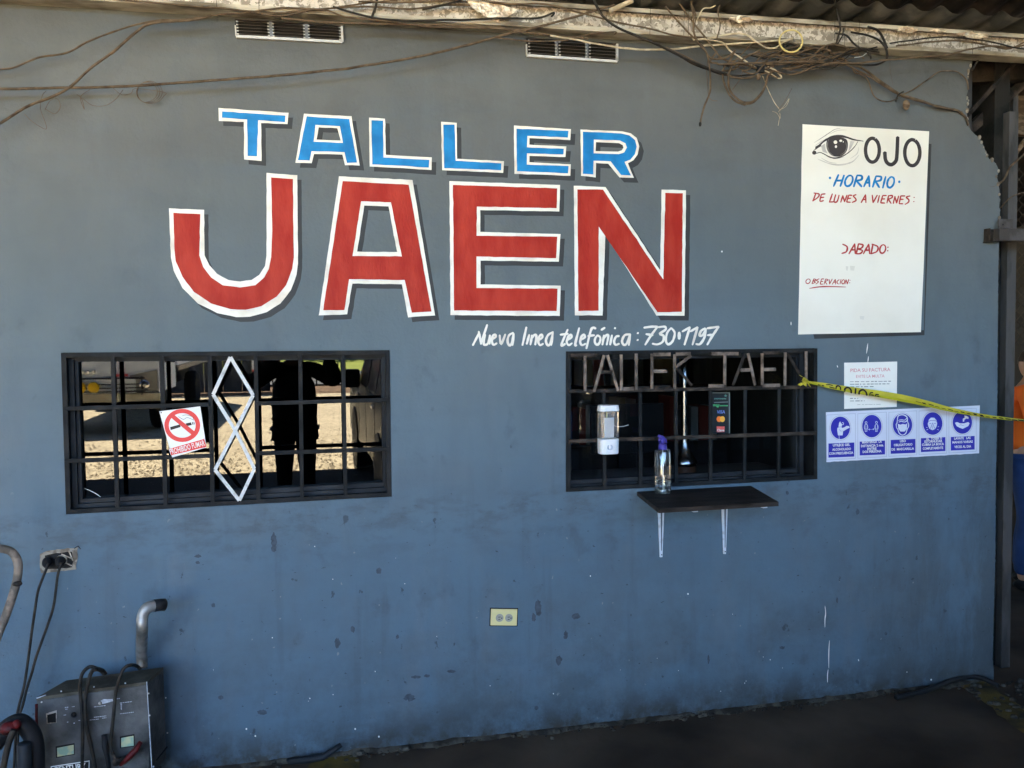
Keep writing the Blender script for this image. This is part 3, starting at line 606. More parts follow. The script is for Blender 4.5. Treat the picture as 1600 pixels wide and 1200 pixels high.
for s_ in (ell(142,865,11,12,.2),[(172,852),(162,878)],[(172,852),(184,858),(168,864)],[(168,864),(180,870),(162,878)],[(200,852),(186,860),(196,868),(182,880)],[(212,853),(205,880)],[(205,880),(220,880)],[(212,853),(225,853)],[(209,866),(220,866)],
    [(234,853),(225,881)],[(234,853),(246,858),(230,867)],[(230,867),(240,881)],[(252,855),(254,880)],[(254,880),(268,853)],[(268,881),(284,855)],[(284,855),(286,881)],[(275,870),(286,870)],[(305,856),(292,868),(300,880)],[(314,855),(308,880)],ell(325,868,7,11,.15),
    [(334,880),(340,856)],[(340,856),(346,880)],[(346,880),(354,855)],[(360,859),(361,861)],[(358,872),(359,874)]): stroke(mb, P1(s_), 1.5, Yb)
stroke(mb, P1([(150,902),(220,893),(338,895)]), 1.9, Yb, .5)
mb.build('lettering', mat('brick_red_paint', (.42,.045,.04), .55, var=.15, scale=40), bo, label='small brick red handwritten words')
# faint ghost figures left on the panel
mb = MB()
for x, y, w_, h_ in ((338,786,14,24),(360,784,26,26),(410,1045,26,20)): flat(mb, P1([(x,y),(x+w_,y+2),(x+w_-4,y+h_),(x+3,y+h_-2)]), -.0015)
mb.build('faded_mark', mat('faded_mark', (.70,.67,.59), .6, var=.04), bo)
# the eye
ey = MB(); stroke(ey, E7([(170,250),(250,200),(340,140),(410,95),(480,80)]), 1.0, Yb, .2); stroke(ey, E7([(160,345),(200,318),(265,262)]), 1.6, Yb, .4)
stroke(ey, E7([(285,390),(350,418),(420,440),(520,420)]), 1.5, Yb, .3); stroke(ey, E7([(345,200),(318,290),(345,360),(400,405)]), 1.3, Yb-.0006, .4)
eo = ey.build('painted_eye', MT['g1'], bo)
ey = MB(); stroke(ey, E7([(210,445),(350,500),(480,515),(620,480),(700,400)]), 2.2, Yb, .2); stroke(ey, E7([(250,430),(340,480),(440,497)]), 1.3, Yb, .2); stroke(ey, E7([(350,150),(450,105),(560,100)]), 1.0, Yb, .2); stroke(ey, E7([(180,285),(260,235),(330,195)]), 1.2, Yb, .2); stroke(ey, E7([(700,300),(680,380),(600,440)]), 1.0, Yb, .3)
for a_ in (E7([(600,230),(650,235),(600,330),(575,360)]), E7([(250,290),(300,260),(305,330),(330,380),(270,360)])): flat(ey, a_, Yb+.0002)
ey.build('pale_shading', MT['g2'], bo)
ey = MB(); iris = [(318,225),(360,195),(440,182),(520,195),(562,225),(570,290),(555,350),(510,400),(440,418),(375,400),(330,350),(312,290)]
flat(ey, E7([tuple(p)[:2] for p in smooth_pts([(a, b, 0) for a, b in iris+[iris[0]]], 3)][:-1]), Yb-.0004)
stroke(ey, E7([(180,325),(250,262),(320,210),(400,178),(480,172),(560,188),(640,215),(750,232)]), 3.6, Yb-.001, .3)
stroke(ey, E7([(148,372),(190,378),(240,368),(290,388),(360,425),(430,432),(520,405),(600,350),(655,292),(690,235)]), 1.7, Yb-.001, .4)
flat(ey, E7(disc(170,370,26,24,14)), Yb-.0012); flat(ey, E7([(180,300),(240,265),(255,290),(190,330)]), Yb-.0012)
ey.build('eye_outline', MT['char'], bo)
ey = MB(); stroke(ey, E7([(540,240),(555,300),(535,360),(480,395)]), 1.1, Yb-.0018, .3); stroke(ey, E7([(335,230),(330,300),(352,350)]), .9, Yb-.0018, .3); ey.build('iris_glint', MT['g1'], bo)
ey = MB(); flat(ey, E7(disc(422,245,22,22,12)), Yb-.0024); flat(ey, E7(disc(485,228,18,14,10)), Yb-.0024); flat(ey, E7(disc(428,298,14,17,10)), Yb-.0024); flat(ey, E7(disc(515,240,6,10,8)), Yb-.0024); ey.build('eye_highlight', MT['board'], bo)

# white paint drips and chips
mb = MB()
for p in ([(1356,537),(1354,552)],[(1357,557),(1356,566)],[(1289,947),(1290,958),(1289,968),(1289,980)],[(1296,1001),(1295,1020),(1295,1044)],[(1294,1046),(1293,1055),(1293,1066)],[(1236,503),(1236,508)],[(1308,571),(1309,574)],[(1341,1030),(1342,1033)]): stroke(mb, p, 1.5, -.001, .4)
for i in range(26):
    x = random.uniform(280, 1540); y = random.choice([random.uniform(830, 1060), random.uniform(1030, 1100)]); r_ = random.uniform(.35, 1.0)*(1.6 if random.random() > .93 else 1)
    if W(x, y).z > .02: flat(mb, wobble(disc(x, y, r_, r_*random.uniform(.6, 1.8), 6), .2, 2), -.0009)
for x, y in ((385,1139),(399,1150),(555,1139),(592,1151),(1128,393),(1075,928),(1455,1062)): flat(mb, disc(x, y, 1.3, 1.5, 8), -.0009)
mb.build('paint_drips', MT['swhite'], wo, kind='stuff', label='thin white paint drips and specks')
mb = MB()
for x, y, a, b in ((428,845,6,14),(428,857,5,7),(841,950,6,16),(834,965,4,8),(783,1098,0,0),(640,1090,10,7),(650,1058,9,3),(527,1005,5,10),(551,983,4,6),(621,995,3,4),(884,993,4,8),(873,1032,6,9),(838,1106,4,4),(705,1049,8,3),(667,1056,6,3),(592,892,5,6),(309,869,6,3),(309,879,4,3),(345,1090,5,4),(410,1113,9,5),(900,963,8,5),(1107,1030,2,9),(1222,1012,5,3),(1384,990,3,3),(1308,938,2,6),(1340,800,3,6),(1230,770,3,4)):
    if a: flat(mb, [(x+(px_-x)*(1+.55*noise.noise(Vector((px_*.7, py_*.7, x)))), y+(py_-y)*(1+.55*noise.noise(Vector((px_*.7, py_*.7, y))))) for px_, py_ in disc(x, y, a*.8, b*.8, 22)], -.0008)
mb.build('dark_scuffs', mat('dark_scuff', (.055,.072,.092), .7, var=.3, scale=50), wo, kind='stuff', label='dark scuff marks low on the wall')

# ------------------------------------------------------------------ barred windows
def window(Q, label, glassmat, gy, inset):
    cpt = sum((W(*p) for p in Q), Vector())/4
    t = thing('barred_window', label, 'window', (cpt.x, .05, min(W(*p).z for p in Q)))
    # outer angle frame, flush in the opening
    def ringframe(q, y0, y1, wd, m, name):
        pts = [W(*p, 0) for p in q]; ctr = sum(pts, Vector())/4
        inn = []
        for p in pts: inn.append(Vector((p.x-wd*(1 if p.x > ctr.x else -1), 0, p.z-wd*(1 if p.z > ctr.z else -1))))
        mb = MB()
        for i in range(4):
            j = (i+1) % 4; a, b, c_, d = pts[i], pts[j], inn[j], inn[i]
            mb.hexa([Vector((p.x, y0, p.z)) for p in (a, b, c_, d)]+[Vector((p.x, y1, p.z)) for p in (a, b, c_, d)])
        return mb.build(name, m, t)
    e = .9
    def ins(q, k): # pixel inset
        cx = sum(p[0] for p in q)/4; cy2 = sum(p[1] for p in q)/4
        return [(p[0]-k*(1 if p[0] > cx else -1), p[1]-k*(1 if p[1] > cy2 else -1)) for p in q]
    ringframe(ins(Q, .6), -.004, .022, .017, MT['bar'], 'grille_frame')
    ringframe(ins(Q, -1), .0225, .13, .010, MT['alu'], 'reveal_lining')
    def ins4(q, L_, T_, R_, B_):
        return [(q[0][0]+L_, q[0][1]+T_), (q[1][0]-R_, q[1][1]+T_), (q[2][0]-R_, q[2][1]-B_), (q[3][0]+L_, q[3][1]-B_)]
    a1, a2, a3, a4 = inset
    ringframe(ins4(Q, a1-15, a2-11, a3-9, a4-16), .034, .056, .020, MT['alu'], 'fixed_frame')
    ringframe(ins4(Q, a1-8.5, a2-6.5, a3-6, a4-8.5), .052, .088, .018, MT['alu'], 'sash_frame')
    # pane
    q = ins(Q, 8); P_ = [W(*p, 0) for p in q]; zc = sum(p.z for p in P_)/4
    mb = MB(); fr = [Vector((p.x, gy-(p.z-zc)*math.tan(GA), p.z)) for p in P_]; bk = [p+Vector((0, .003, 0)) for p in fr]
    mb.add(fr, [(3,2,1,0)])
    g = mb.build('glass_pane', glassmat, t)
    return t
wl = window(LW, 'long left window with dark grille, two white diamonds and mirror film glass', MT['mirror'], .078, (21, 14, 11, 21))
wr = window(RW, 'right service window with rusty letters welded into the top of its grille', MT['tinted'], .078, (16, 14, 24, 17))
def bars(par, lst, m, w_=.0155, d=.012, y=.004, name='grille_bar'):
    for i, (a, b) in enumerate(lst):
        mb = MB(); mb.bar(W(*a, y), W(*b, y), w_, d); mb.build(name, m, par, bevel=.001)
V4 = [((176,553),(184,797)),((252.6,552),(259,792.5)),((327.5,552),(332.5,788)),((399.5,551),(404,784.5)),((469,550.5),(472,780.5)),((536,550),(540,777))]
bars(wl, V4, MT['bar'])
bars(wl, [((101,638.5),(327,632)),((400,630.5),(607,624.5)),((101,720.5),(330,712)),((402,708.5),(608,701.5))], MT['bar'], y=-.0085, d=.010)
for a, b in (((360,558),(333,616.5)),((360,558),(395.5,617.5)),((333,616.5),(367.7,672.8)),((395.5,617.5),(367.7,672.8)),((367.7,672.8),(336,734)),((367.7,672.8),(397.5,732.5)),((336,734),(374,782)),((397.5,732.5),(374,782))):
    mb = MB(); mb.bar(W(*a, -.014), W(*b, -.0142), .013, .004); mb.build('diamond_strip', MT['strip'], wl)
V5 = [((943,612),(944.6,764)),((1000,611),(1000.6,761)),((1056,609.5),(1056,758)),((1110,608),(1110,756)),((1164,606.5),(1162.6,753)),((1217,605),(1216,751))]
bars(wr, V5, MT['bar'], .0145)
bars(wr, [((888,611.5),(1275,604.5)),((888,689.5),(1275,676.5))], MT['rustd'], y=-.0085, d=.010)
LB = [((892,555.5),(937,554.8)),((914,556),(914,611)),((944,555),(928,612)),((949,555),(965.6,610.5)),((936,581.5),(957.5,581)),((970.6,554),(970.6,610)),((974,607.5),(990.6,607.5)),((994,552.5),(994,610)),((996,606.8),(1015,606.6)),
 ((1018.5,552.5),(1018.5,607.5)),((1021,554),(1047.5,553.5)),((1021,580),(1042.5,580)),((1021,605.4),(1047.5,604.6)),((1054,553.7),(1054,607.5)),((1056,553.6),(1079,552.5)),((1056,573),(1080,555.5)),((1058,575.6),(1081,602.5)),
 ((1111.5,552.5),(1153.5,552.6)),((1132.5,554),(1132,602)),((1107,603),(1131,603)),((1164,552),(1145,602)),((1168.6,552),(1179.7,602)),((1157,578.5),(1172,578)),((1190.6,552),(1191,601.7)),((1192,551.8),(1218,551)),((1193.5,577.3),(1212,577)),((1192,602.3),(1218.5,602)),
 ((1226.7,550.5),(1226.3,603)),((1230,552.5),(1254,592)),((1259.4,549),(1259.4,603))]
for i, (a, b) in enumerate(LB):
    horiz = abs(a[1]-b[1]) < 3
    mb = MB(); yy = -.0155-.0004*(i % 3); mb.bar(W(*a, yy), W(*b, yy), .0125 if not horiz else .015, .006); mb.build('letter_bar', MT['rust'] if i % 4 else MT['rustd'], wr, bevel=.0008)
# broken glass crack on left pane
mb = MB()
for s_ in ([(128,762),(135,764)],[(135,764),(151,772),(162,781)],[(160,781.5),(178,781)]): stroke(mb, s_, 1.1, .0785, .5)
mb.build('glass_crack', MT['swhite'], wl)

# no smoking sign hung on the left grille
S4 = Z(2.857, 80, 530); ns = thing('no_smoking_sign', 'tilted white sign with red no smoking ring hung on the left grille', 'sign', W(285,715,-.02))
def plate(q, y0, y1):
    mb = MB(); f_ = [W(*p, y0) for p in q]; b_ = [Vector((p.x, y1, p.z)) for p in f_]
    mb.hexa(b_+f_); return mb
plate(S4([(482,322),(665,300),(693,483),(540,528)]), -.022, -.0175).build('sign_plate', MT['swhite'], ns)
mb = MB(); o_ = S4(disc(585,385,80,74,36)); i_ = S4(disc(585,385,60,55,36)); flat(mb, o_, -.0226, [i_])
flat(mb, S4([(537,352),(550,338),(640,412),(628,428)]), -.0230); flat(mb, S4([(525,490),(683,445),(693,481),(535,518)]), -.0226)
mb.build('red_print', MT['sred'], ns)
mb = MB(); flat(mb, S4([(531,392),(575,380),(578,392),(533,406)]), -.0228); flat(mb, S4([(600,376),(624,371),(628,383),(606,388)]), -.0228); flat(mb, S4([(628,370),(632,369.5),(635,381),(631,382)]), -.0228); flat(mb, S4([(635,369),(638,368.5),(641,380),(637.5,381)]), -.0228)
for s_ in ([(568,345),(590,358),(608,350),(636,362)],[(585,342),(605,338),(632,348),(634,362)]): stroke(mb, S4(s_), .6, -.0228)
mb.build('cigarette_print', MT['sblack'], ns)
mb = MB(); words(mb, 'PROHIBIDO FUMAR', S4([(533,515)])[0], S4([(687,474)])[0], 8.6, -.0229, .01); mb.build('lettering', MT['swhite'], ns)
mb = MB(); flat(mb, S4(disc(491,328,3,3,8)), -.0228); mb.build('rivet', MT['sblack'], ns)

# payment sticker on the right glass
st_ = thing('payment_sticker', 'tall dark sticker with card payment logos inside the right window', 'sticker', W(1126,676,.07))
K = Z(7.619, 1080, 540); yk = .072
mb = MB(); flat(mb, K([(238,560),(460,560),(460,1045),(238,1045)]), yk); mb.build('sticker_sheet', mat('dark_sticker', (.018,.022,.024), .5), st_)
mb = MB()
for q in (((240,556),(462,556),(462,568),(240,568)),((448,568),(462,568),(462,1045),(448,1045))): flat(mb, K(q), yk-.001)
flat(mb, K([(273,672),(440,666),(440,676),(273,682)]), yk-.001); mb.build('sticker_border', mat('grey_green_print', (.16,.20,.19), .5, var=.2), st_)
mb = MB()
for k in range(9): flat(mb, K([(275+k*16,624+(k%3)*3),(288+k*16,622),(287+k*16,640),(276+k*16,642-(k%2)*4)]), yk-.001)
flat(mb, K([(410,575),(416,590),(430,592),(419,600),(424,615),(410,606),(397,614),(401,600),(390,590),(405,590)]), yk-.001); mb.build('small_print', mat('pale_green_print', (.10,.22,.18), .5, var=0), st_)
mb = MB()
for k in range(6): flat(mb, K([(260+k*13,700-(k%2)*6),(272+k*13,698),(271+k*13,720),(262+k*13,722)]), yk-.001)
for k in range(7): flat(mb, K([(342+k*14,708),(353+k*14,707),(353+k*14,722),(343+k*14,723)]), yk-.001)
flat(mb, K([(296,722),(330,716),(325,738),(310,740)]), yk-.001); mb.build('green_print', MT['vgreen'], st_)
mb = MB(); words(mb, 'VISA', K([(303,808)])[0], K([(402,806)])[0], 4.9, yk-.001, .03, .15); mb.build('blue_print', mat('bright_blue_print', (.14,.22,.55), .4, var=0), st_)
mb = MB(); flat(mb, K(disc(332,875,30,35,18)), yk-.001); mb.build('orange_disc', MT['vor'], st_)
mb = MB(); flat(mb, K(disc(371,875,30,35,18)), yk-.0015); mb.build('amber_disc', MT['vyel'], st_)
mb = MB(); flat(mb, K([(303,962),(397,962),(397,1030),(303,1030)]), yk-.001); mb.build('salmon_print', MT['vred'], st_)
mb = MB(); words(mb, 'Clave', K([(308,1020)])[0], K([(393,1020)])[0], 3.6, yk-.0015, .03); mb.build('lettering', MT['swhite'], st_)

# service shelf
a = W(995,768,0); z_s = a.z; fl_ = WZ(1028,796,z_s-.004); fr_ = WZ(1218,786,z_s-.004); br = W(1173,758,0)
sh = thing('service_shelf', 'dark wooden shelf on two white brackets below the right window', 'shelf', ((a.x+br.x)/2, 0, z_s-.3))
print('shelf', a, fl_, fr_, br)
yf = (fl_.y+fr_.y)/2
top = [Vector((a.x, -.0015, z_s)), Vector((fl_.x-.0, yf, z_s)), Vector((fr_.x, yf, z_s)), Vector((br.x, -.0015, z_s))]
mb = MB(); mb.hexa([p-Vector((0,0,.018)) for p in top]+top); mb.build('shelf_board', MT['wood'], sh, bevel=.002)
for (x0, y0, y1) in ((1032,798,870),(1131,792,865)):
    p1 = W(x0, y1, 0); X = p1.x; zz = z_s-.019
    b_ = thing; mb = MB()
    mb.hexa([Vector(q) for q in ((X-.006,-.002,p1.z),(X+.006,-.002,p1.z),(X+.006,-.010,p1.z),(X-.006,-.010,p1.z),(X-.017,-.002,zz),(X+.017,-.002,zz),(X+.017,-.012,zz),(X-.017,-.012,zz))])
    mb.hexa([Vector(q) for q in ((X-.017,-.013,zz-.008),(X+.017,-.013,zz-.008),(X+.010,yf+.02,zz-.008),(X-.010,yf+.02,zz-.008),(X-.017,-.013,zz),(X+.017,-.013,zz),(X+.010,yf+.02,zz),(X-.010,yf+.02,zz))])
    bo2 = mb.build('shelf_bracket', MT['brk'], sh, bevel=.002)
    mb = MB(); mb.hexa([Vector(q) for q in ((X-.0015,-.0125,p1.z+.03),(X+.0015,-.0125,p1.z+.03),(X+.0015,-.0115,p1.z+.03),(X-.0015,-.0115,p1.z+.03),(X-.0045,-.0145,zz-.02),(X+.0045,-.0145,zz-.02),(X+.0045,-.0125,zz-.02),(X-.0045,-.0125,zz-.02))])
    mb.build('bracket_rib', mat('bracket_groove', (.10,.12,.15), .6), bo2)
    mb = MB(); mb.lathe([(.0025,0),(.0025,.002)], (X, -.0125, p1.z+.012), 10, axis=(0,-1,0)); mb.build('screw', MT['dark'], bo2)

# spray bottle
bp_ = WZ(1036.5, 762, z_s+.0); by = -.075; bx = W(1035.5, 740, by).x
print('bottle', bp_)
pxm = F/((Vector((bx, by, z_s))-CAM).dot(FW)); rb = 13/pxm; hb = 69/pxm
bt = thing('spray_bottle', 'clear spray bottle with purple trigger head standing on the shelf', 'bottle', (bx, by, z_s))
z0 = z_s+.0005
mb = MB(); mb.lathe([(rb*.6,0),(rb*.95,.001),(rb,.006),(rb,hb*.95),(rb*.9,hb*.985),(rb*.42,hb*1.0),(rb*.40,hb*1.06)], (bx,by,z0), 28); mb.build('bottle_body', MT['clear'], bt, smooth=True)
mb = MB(); mb.lathe([(rb*.90,.004),(rb*.93,.008),(rb*.93,.028),(rb*.5,.0285)], (bx,by,z0), 24); mb.build('liquid', clear_plastic('clear_liquid', (.70,.74,.72), rough=.02, fac=.2), bt, smooth=True)
mb = MB(); mb.tube([(bx,by,z0+.008),(bx+.002,by,z0+hb*.5),(bx,by,z0+hb)], .0025, 8); mb.build('dip_tube', MT['plas'], bt, smooth=True)
mb = MB(); mb.lathe([(rb*.50,0),(rb*.52,.003),(rb*.46,.022),(rb*.38,.024)], (bx,by,z0+hb*1.0), 18)
hz = z0+hb+.022; d_ = Vector((1,.0,0))
def hd(dx, dz): return Vector((bx+dx, by, hz+dz))
mb.tube([hd(0,0), hd(0,.012), hd(-.004,.026)], [.009,.0095,.010], 10)
mb.tube([hd(.018,.004), hd(.012,.018), hd(-.004,.030), hd(-.020,.037)], [.003,.0075,.0085,.006], 10)
mb.build('trigger_head', MT['purple'], bt, smooth=True)
mb = MB(); mb.tube([hd(-.012,.030), hd(-.016,.016), hd(-.014,.002)], [.004,.0035,.0025], 8); mb.build('trigger', MT['purple'], bt, smooth=True)

# soap dispenser on the right grille
sd = thing('gel_dispenser', 'white wall dispenser with clear tank fixed to the right grille', 'dispenser', W(950,708,-.03))
c0 = W(950,670,-.05); pm = F/((c0-CAM).dot(FW)); 
def sxz(px, py): p = W(px, py, -.05); return p
def ovalbox(y_top, y_bot, wpx, yb, yf2, m, name, par, taper=1, seg=28):
    p0 = W(950, y_bot, -.05); p1 = W(950, y_top, -.05); hw = wpx/2/pm
    mb = MB(); yc = (yb+yf2)/2; hd_ = abs(yf2-yb)/2; vs = []; fs = []
    rows = [(0,.93),(.04,1),(.96,taper),(1,taper*.93)]
    for t, k in rows:
        z_ = p0.z+(p1.z-p0.z)*t; xc = p0.x+(p1.x-p0.x)*t
        for i in range(seg):
            a_ = 2*math.pi*i/seg; ca, sa = math.cos(a_), math.sin(a_)
            vs.append(Vector((xc+hw*k*math.copysign(abs(ca)**.6, ca), yc+hd_*k*math.copysign(abs(sa)**.6, sa), z_)))
    for r_ in range(len(rows)-1):
        for i in range(seg): fs.append((r_*seg+i, r_*seg+(i+1) % seg, (r_+1)*seg+(i+1) % seg, (r_+1)*seg+i))
    fs += [tuple(range(seg))[::-1], tuple(3*seg+i for i in range(seg))]
    mb.add(vs, fs); return mb.build(name, m, par, smooth=False)
ovalbox(685, 708.5, 31, -.018, -.085, MT['plas'], 'dispenser_base', sd, 1.03)
ovalbox(641, 685, 32, -.02, -.082, MT['smoke'], 'clear_tank', sd, 1.0)
ovalbox(632.5, 642, 33, -.018, -.086, MT['plas'], 'dispenser_cap', sd, .93)
mb = MB(); mb.box((W(940,0,-.03).x, -.03, W(946,684,-.03).z), (W(955,0,-.03).x, -.02, W(946,653,-.03).z)); mb.build('back_plate', MT['plas'], sd)
mb = MB(); mb.tube([W(948,653,-.05), W(948,641,-.05)], .003, 8); mb.build('pump_rod', MT['cream'], sd)
kb = W(953,699,-.085); mb = MB(); mb.lathe([(.0115,0),(.012,.004),(.010,.009),(.004,.010)], (kb.x, -.083, kb.z), 18, axis=(0,-1,0)); mb.build('push_button', mat('button_plastic', (.55,.58,.66), .3), sd, smooth=True)
# cable tie wire holding it
mb = MB(); mb.tube([W(955,663,-.02), W(965,667,-.012), W(975,666,-.012), W(982,664,-.01)], .0015, 6); mb.build('wire_tie', MT['strip'], sd)

# metal funnel shade behind the glass
fn = thing('steel_funnel_lamp', 'long necked steel funnel standing behind the right window glass', 'funnel', W(1069,748,.30))
yb = .30; q = lambda x, y: W(x, y, yb)
ppm = F/((q(1069,700)-CAM).dot(FW))
mb = MB()
prof = [(15,727.5),(19,727),(20,722),(15,714),(10.5,706),(8,698),(6.5,690),(6,670),(6,640),(6,600),(6.4,530)]
zs = [(r_/ppm, q(1069, y).z) for r_, y in prof]; b0 = q(1070,748)
mb.lathe([(r_, z_) for r_, z_ in zs], (b0.x, yb, 0), 28); mb.build('funnel', mat('brushed_steel', (.45,.44,.42), .22, 1, var=.15), fn, smooth=True)
mb = MB(); z1 = q(1070,727.5).z; z00 = q(1070,750).z; mb.lathe([(17/ppm, z00), (17/ppm, z1)], (b0.x, yb, 0), 28); mb.build('wooden_base', mat('reddish_wood', (.09,.035,.015), .5, var=.2), fn)
# counter and dim room behind the glass
rm = thing('office_room', 'dim room seen behind the barred windows', 'room', (.8, 1.5, 0))
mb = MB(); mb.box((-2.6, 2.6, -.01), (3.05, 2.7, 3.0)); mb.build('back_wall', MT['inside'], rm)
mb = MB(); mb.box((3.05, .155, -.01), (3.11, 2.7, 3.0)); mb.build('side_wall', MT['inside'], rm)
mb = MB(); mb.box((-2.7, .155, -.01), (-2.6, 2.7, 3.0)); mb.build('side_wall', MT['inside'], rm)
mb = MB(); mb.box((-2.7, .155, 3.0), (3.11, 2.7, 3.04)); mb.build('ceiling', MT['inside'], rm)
mb = MB(); zc_ = q(1070,750).z; mb.box((.9, .16, zc_-.04), (2.3, .75, zc_-.0005)); mb.build('counter', mat('counter_board', (.12,.10,.08), .6), rm)

# office contents added in place of faint bluish reflections on the right glass
rng = random.Random(4)
for k in range(3):
    of = thing('added_office_shelf', ['lower','middle','upper'][k]+' dim shelf of folders added in place of reflections in the right window', 'shelf', (1.7, 2.4, .9+k*.42))
    mb = MB(); mb.box((.7, 2.3, .9+k*.42), (2.9, 2.59, .92+k*.42)); mb.build('shelf_board', MT['wood'], of)
    x = .75
    while x < 2.8:
        w_ = rng.uniform(.04, .09); h_ = rng.uniform(.22, .33)
        if rng.random() > .3:
            mb = MB(); mb.box((x, 2.34, .921+k*.42), (x+w_*.9, 2.56, .921+k*.42+h_)); mb.build('folder', mat('folder', rng.choice([(.35,.33,.28),(.30,.06,.04),(.05,.12,.25),(.30,.25,.12),(.06,.06,.06)]), .7), of)
        x += w_
for k, (x, y, a_) in enumerate(((1.25,.32,.2),(1.95,.38,-.3),(2.12,.30,.1))):
    mb = MB(); mb.box((x-.10, y-.07, zc_+.0002+k*.001), (x+.10, y+.07, zc_+.0012+k*.001), Matrix.Rotation(a_, 3, 'Z')); mb.build('paper_sheet', MT['paper'], label=['added loose paper on the counter behind the funnel','added tilted paper on the counter at the right','added small paper at the right end of the counter'][k], cat='paper')
mt_ = thing('added_monitor', 'dark monitor added in the dim office in place of reflections', 'monitor', (1.62, .95, zc_-.1))
mb = MB(); mb.box((1.42, .95, zc_+.05), (1.84, .98, zc_+.32)); mb.build('screen', MT['lensm'], mt_, bevel=.004)
mb = MB(); mb.box((1.58, .96, zc_-.1), (1.68, 1.0, zc_+.05)); mb.build('stand', MT['lensm'], mt_)

# barrier tape
tp = thing('barrier_tape', 'yellow and black caution tape knotted to the right grille', 'tape', W(1265,596,-.03))
tl = [(1262,597),(1290,602),(1330,609),(1370,615),(1410,622),(1450,631),(1490,641),(1540,650),(1600,657),(1680,664)]
tw = [3,7,9,10.5,11,9.5,7,5,3.6,3.2]
def tape_pts(off0, off1, dy=0):
    ps = []
    cl = smooth_pts([(x, y, 0) for x, y in tl], 6); n = len(cl)
    for i, p in enumerate(cl):
        u = i/(n-1)*(len(tl)-1); k = min(int(u), len(tl)-2); wv = tw[k]+(tw[k+1]-tw[k])*(u-k)
        dep = -.028-.05*math.sin(min(1, i/(n-1)*1.2)*math.pi/2)
        ps.append((W(p.x, p.y+off0*wv, dep+dy), W(p.x, p.y+off1*wv, dep+dy+.006*math.sin(i*.5))))
    return ps
def ribbon(ps, name, m, par, th=.0006):
    mb = MB(); vs = [v for p in ps for v in p]+[v+Vector((0, th, 0)) for p in ps for v in p]; n = len(ps); fs = []
    for i in range(n-1): fs.append((2*i, 2*i+1, 2*i+3, 2*i+2)); fs.append((2*n+2*i+2, 2*n+2*i+3, 2*n+2*i+1, 2*n+2*i))
    mb.add(vs, fs); return mb.build(name, m, par, smooth=True)
ribbon(tape_pts(-.5, .15), 'tape_band', MT['tape'], tp); ribbon(tape_pts(.15, .5, -.004), 'tape_fold', mat('yellow_tape_fold', (.45,.42,.02), .35, var=.2), tp)
mb = MB()
def tb(pts): 
    flat(mb, pts, -.075)
def tape_y(x):
    for i in range(len(tl)-1):
        if tl[i][0] <= x <= tl[i+1][0]: t = (x-tl[i][0])/(tl[i+1][0]-tl[i][0]); return tl[i][1]+(tl[i+1][1]-tl[i][1])*t
ms = MB()
def tmark(x0, x1, a0, a1, sk=0):
    for lx, rx in ((x0, x1),):
        def d(x): # tape depth at x
            i = (x-1262)/(1680-1262); return -.028-.05*math.sin(min(1, i*1.2)*math.pi/2)-.014
        p = [(lx, tape_y(lx)+a0), (rx, tape_y(rx)+a0), (rx+sk, tape_y(rx)+a1), (lx+sk, tape_y(lx)+a1)]
        v = [W(x, y, d(x)) for x, y in p]; ms.add(v, [(0,3,2,1)])
def TPL(x, y, d):
    i = (x-1262)/(1680-1262); return W(x, tape_y(x)+y, -.028-.05*math.sin(min(1, i*1.2)*math.pi/2)-.012+d)
def tl_(pts, wd): stroke(ms, pts, wd, 0, .95, plane=TPL, wob=.05)
for x in (1278,1284): tmark(x, x+4, .5, 2.2)
tl_([(1291,-1),(1296,-2),(1301,-1.5)], 1.6); tl_([(1296,1.5),(1304,2.2)], 1.8)
tl_([(1306,4),(1307,-1),(1310,-2.6),(1313,-1),(1313.5,4)], 2.2); tl_([(1319.5,5),(1320.5,0),(1325,-2.8),(1329.5,0),(1330,5)], 2.8)
tl_([(1336.5,5),(1337,-2.8)], 2.6); tl_([(1342,5),(1343.5,0),(1348.5,-2.8),(1353,0),(1354.5,5)], 2.8)
tl_([(1359,4.5),(1360,.5),(1364,-.8)], 1.8); tl_([(1361,3.2),(1365,3.4)], 1.5); tl_([(1368,4),(1369,1.5),(1373,1.2)], 1.8); tl_([(1370,3.8),(1374,4)], 1.2)
for x in range(1430, 1640, 10): tmark(x, x+random.uniform(5, 9), random.uniform(-1, .8), random.uniform(1.4, 2.2), 2)
ms.build('black_print', MT['sblack'], tp, kind='stuff')
mb = MB()
for k in range(11):
    a_ = random.random()*6.28; l = random.uniform(4, 12); c_ = (1262+random.uniform(-4,3), 595+random.uniform(-5,4))
    pp = smooth_pts([Vector((c_[0], c_[1], 0)), Vector((c_[0]+math.cos(a_)*l*.6, c_[1]+math.sin(a_)*l*.5-1, 0)), Vector((c_[0]+math.cos(a_)*l, c_[1]+math.sin(a_)*l*.8, 0))], 4)
    vs = []
    for i, p in enumerate(pp): vs += [W(p.x-2, p.y-1.5, -.03-.004*k*.5-.003*math.sin(i*2)), W(p.x+2, p.y+1.5, -.034-.002*k+.003*math.sin(i))]
    mb.add(vs, [(2*i, 2*i+1, 2*i+3, 2*i+2) for i in range(len(pp)-1)])
mb.build('tape_knot', MT['tape'], tp)

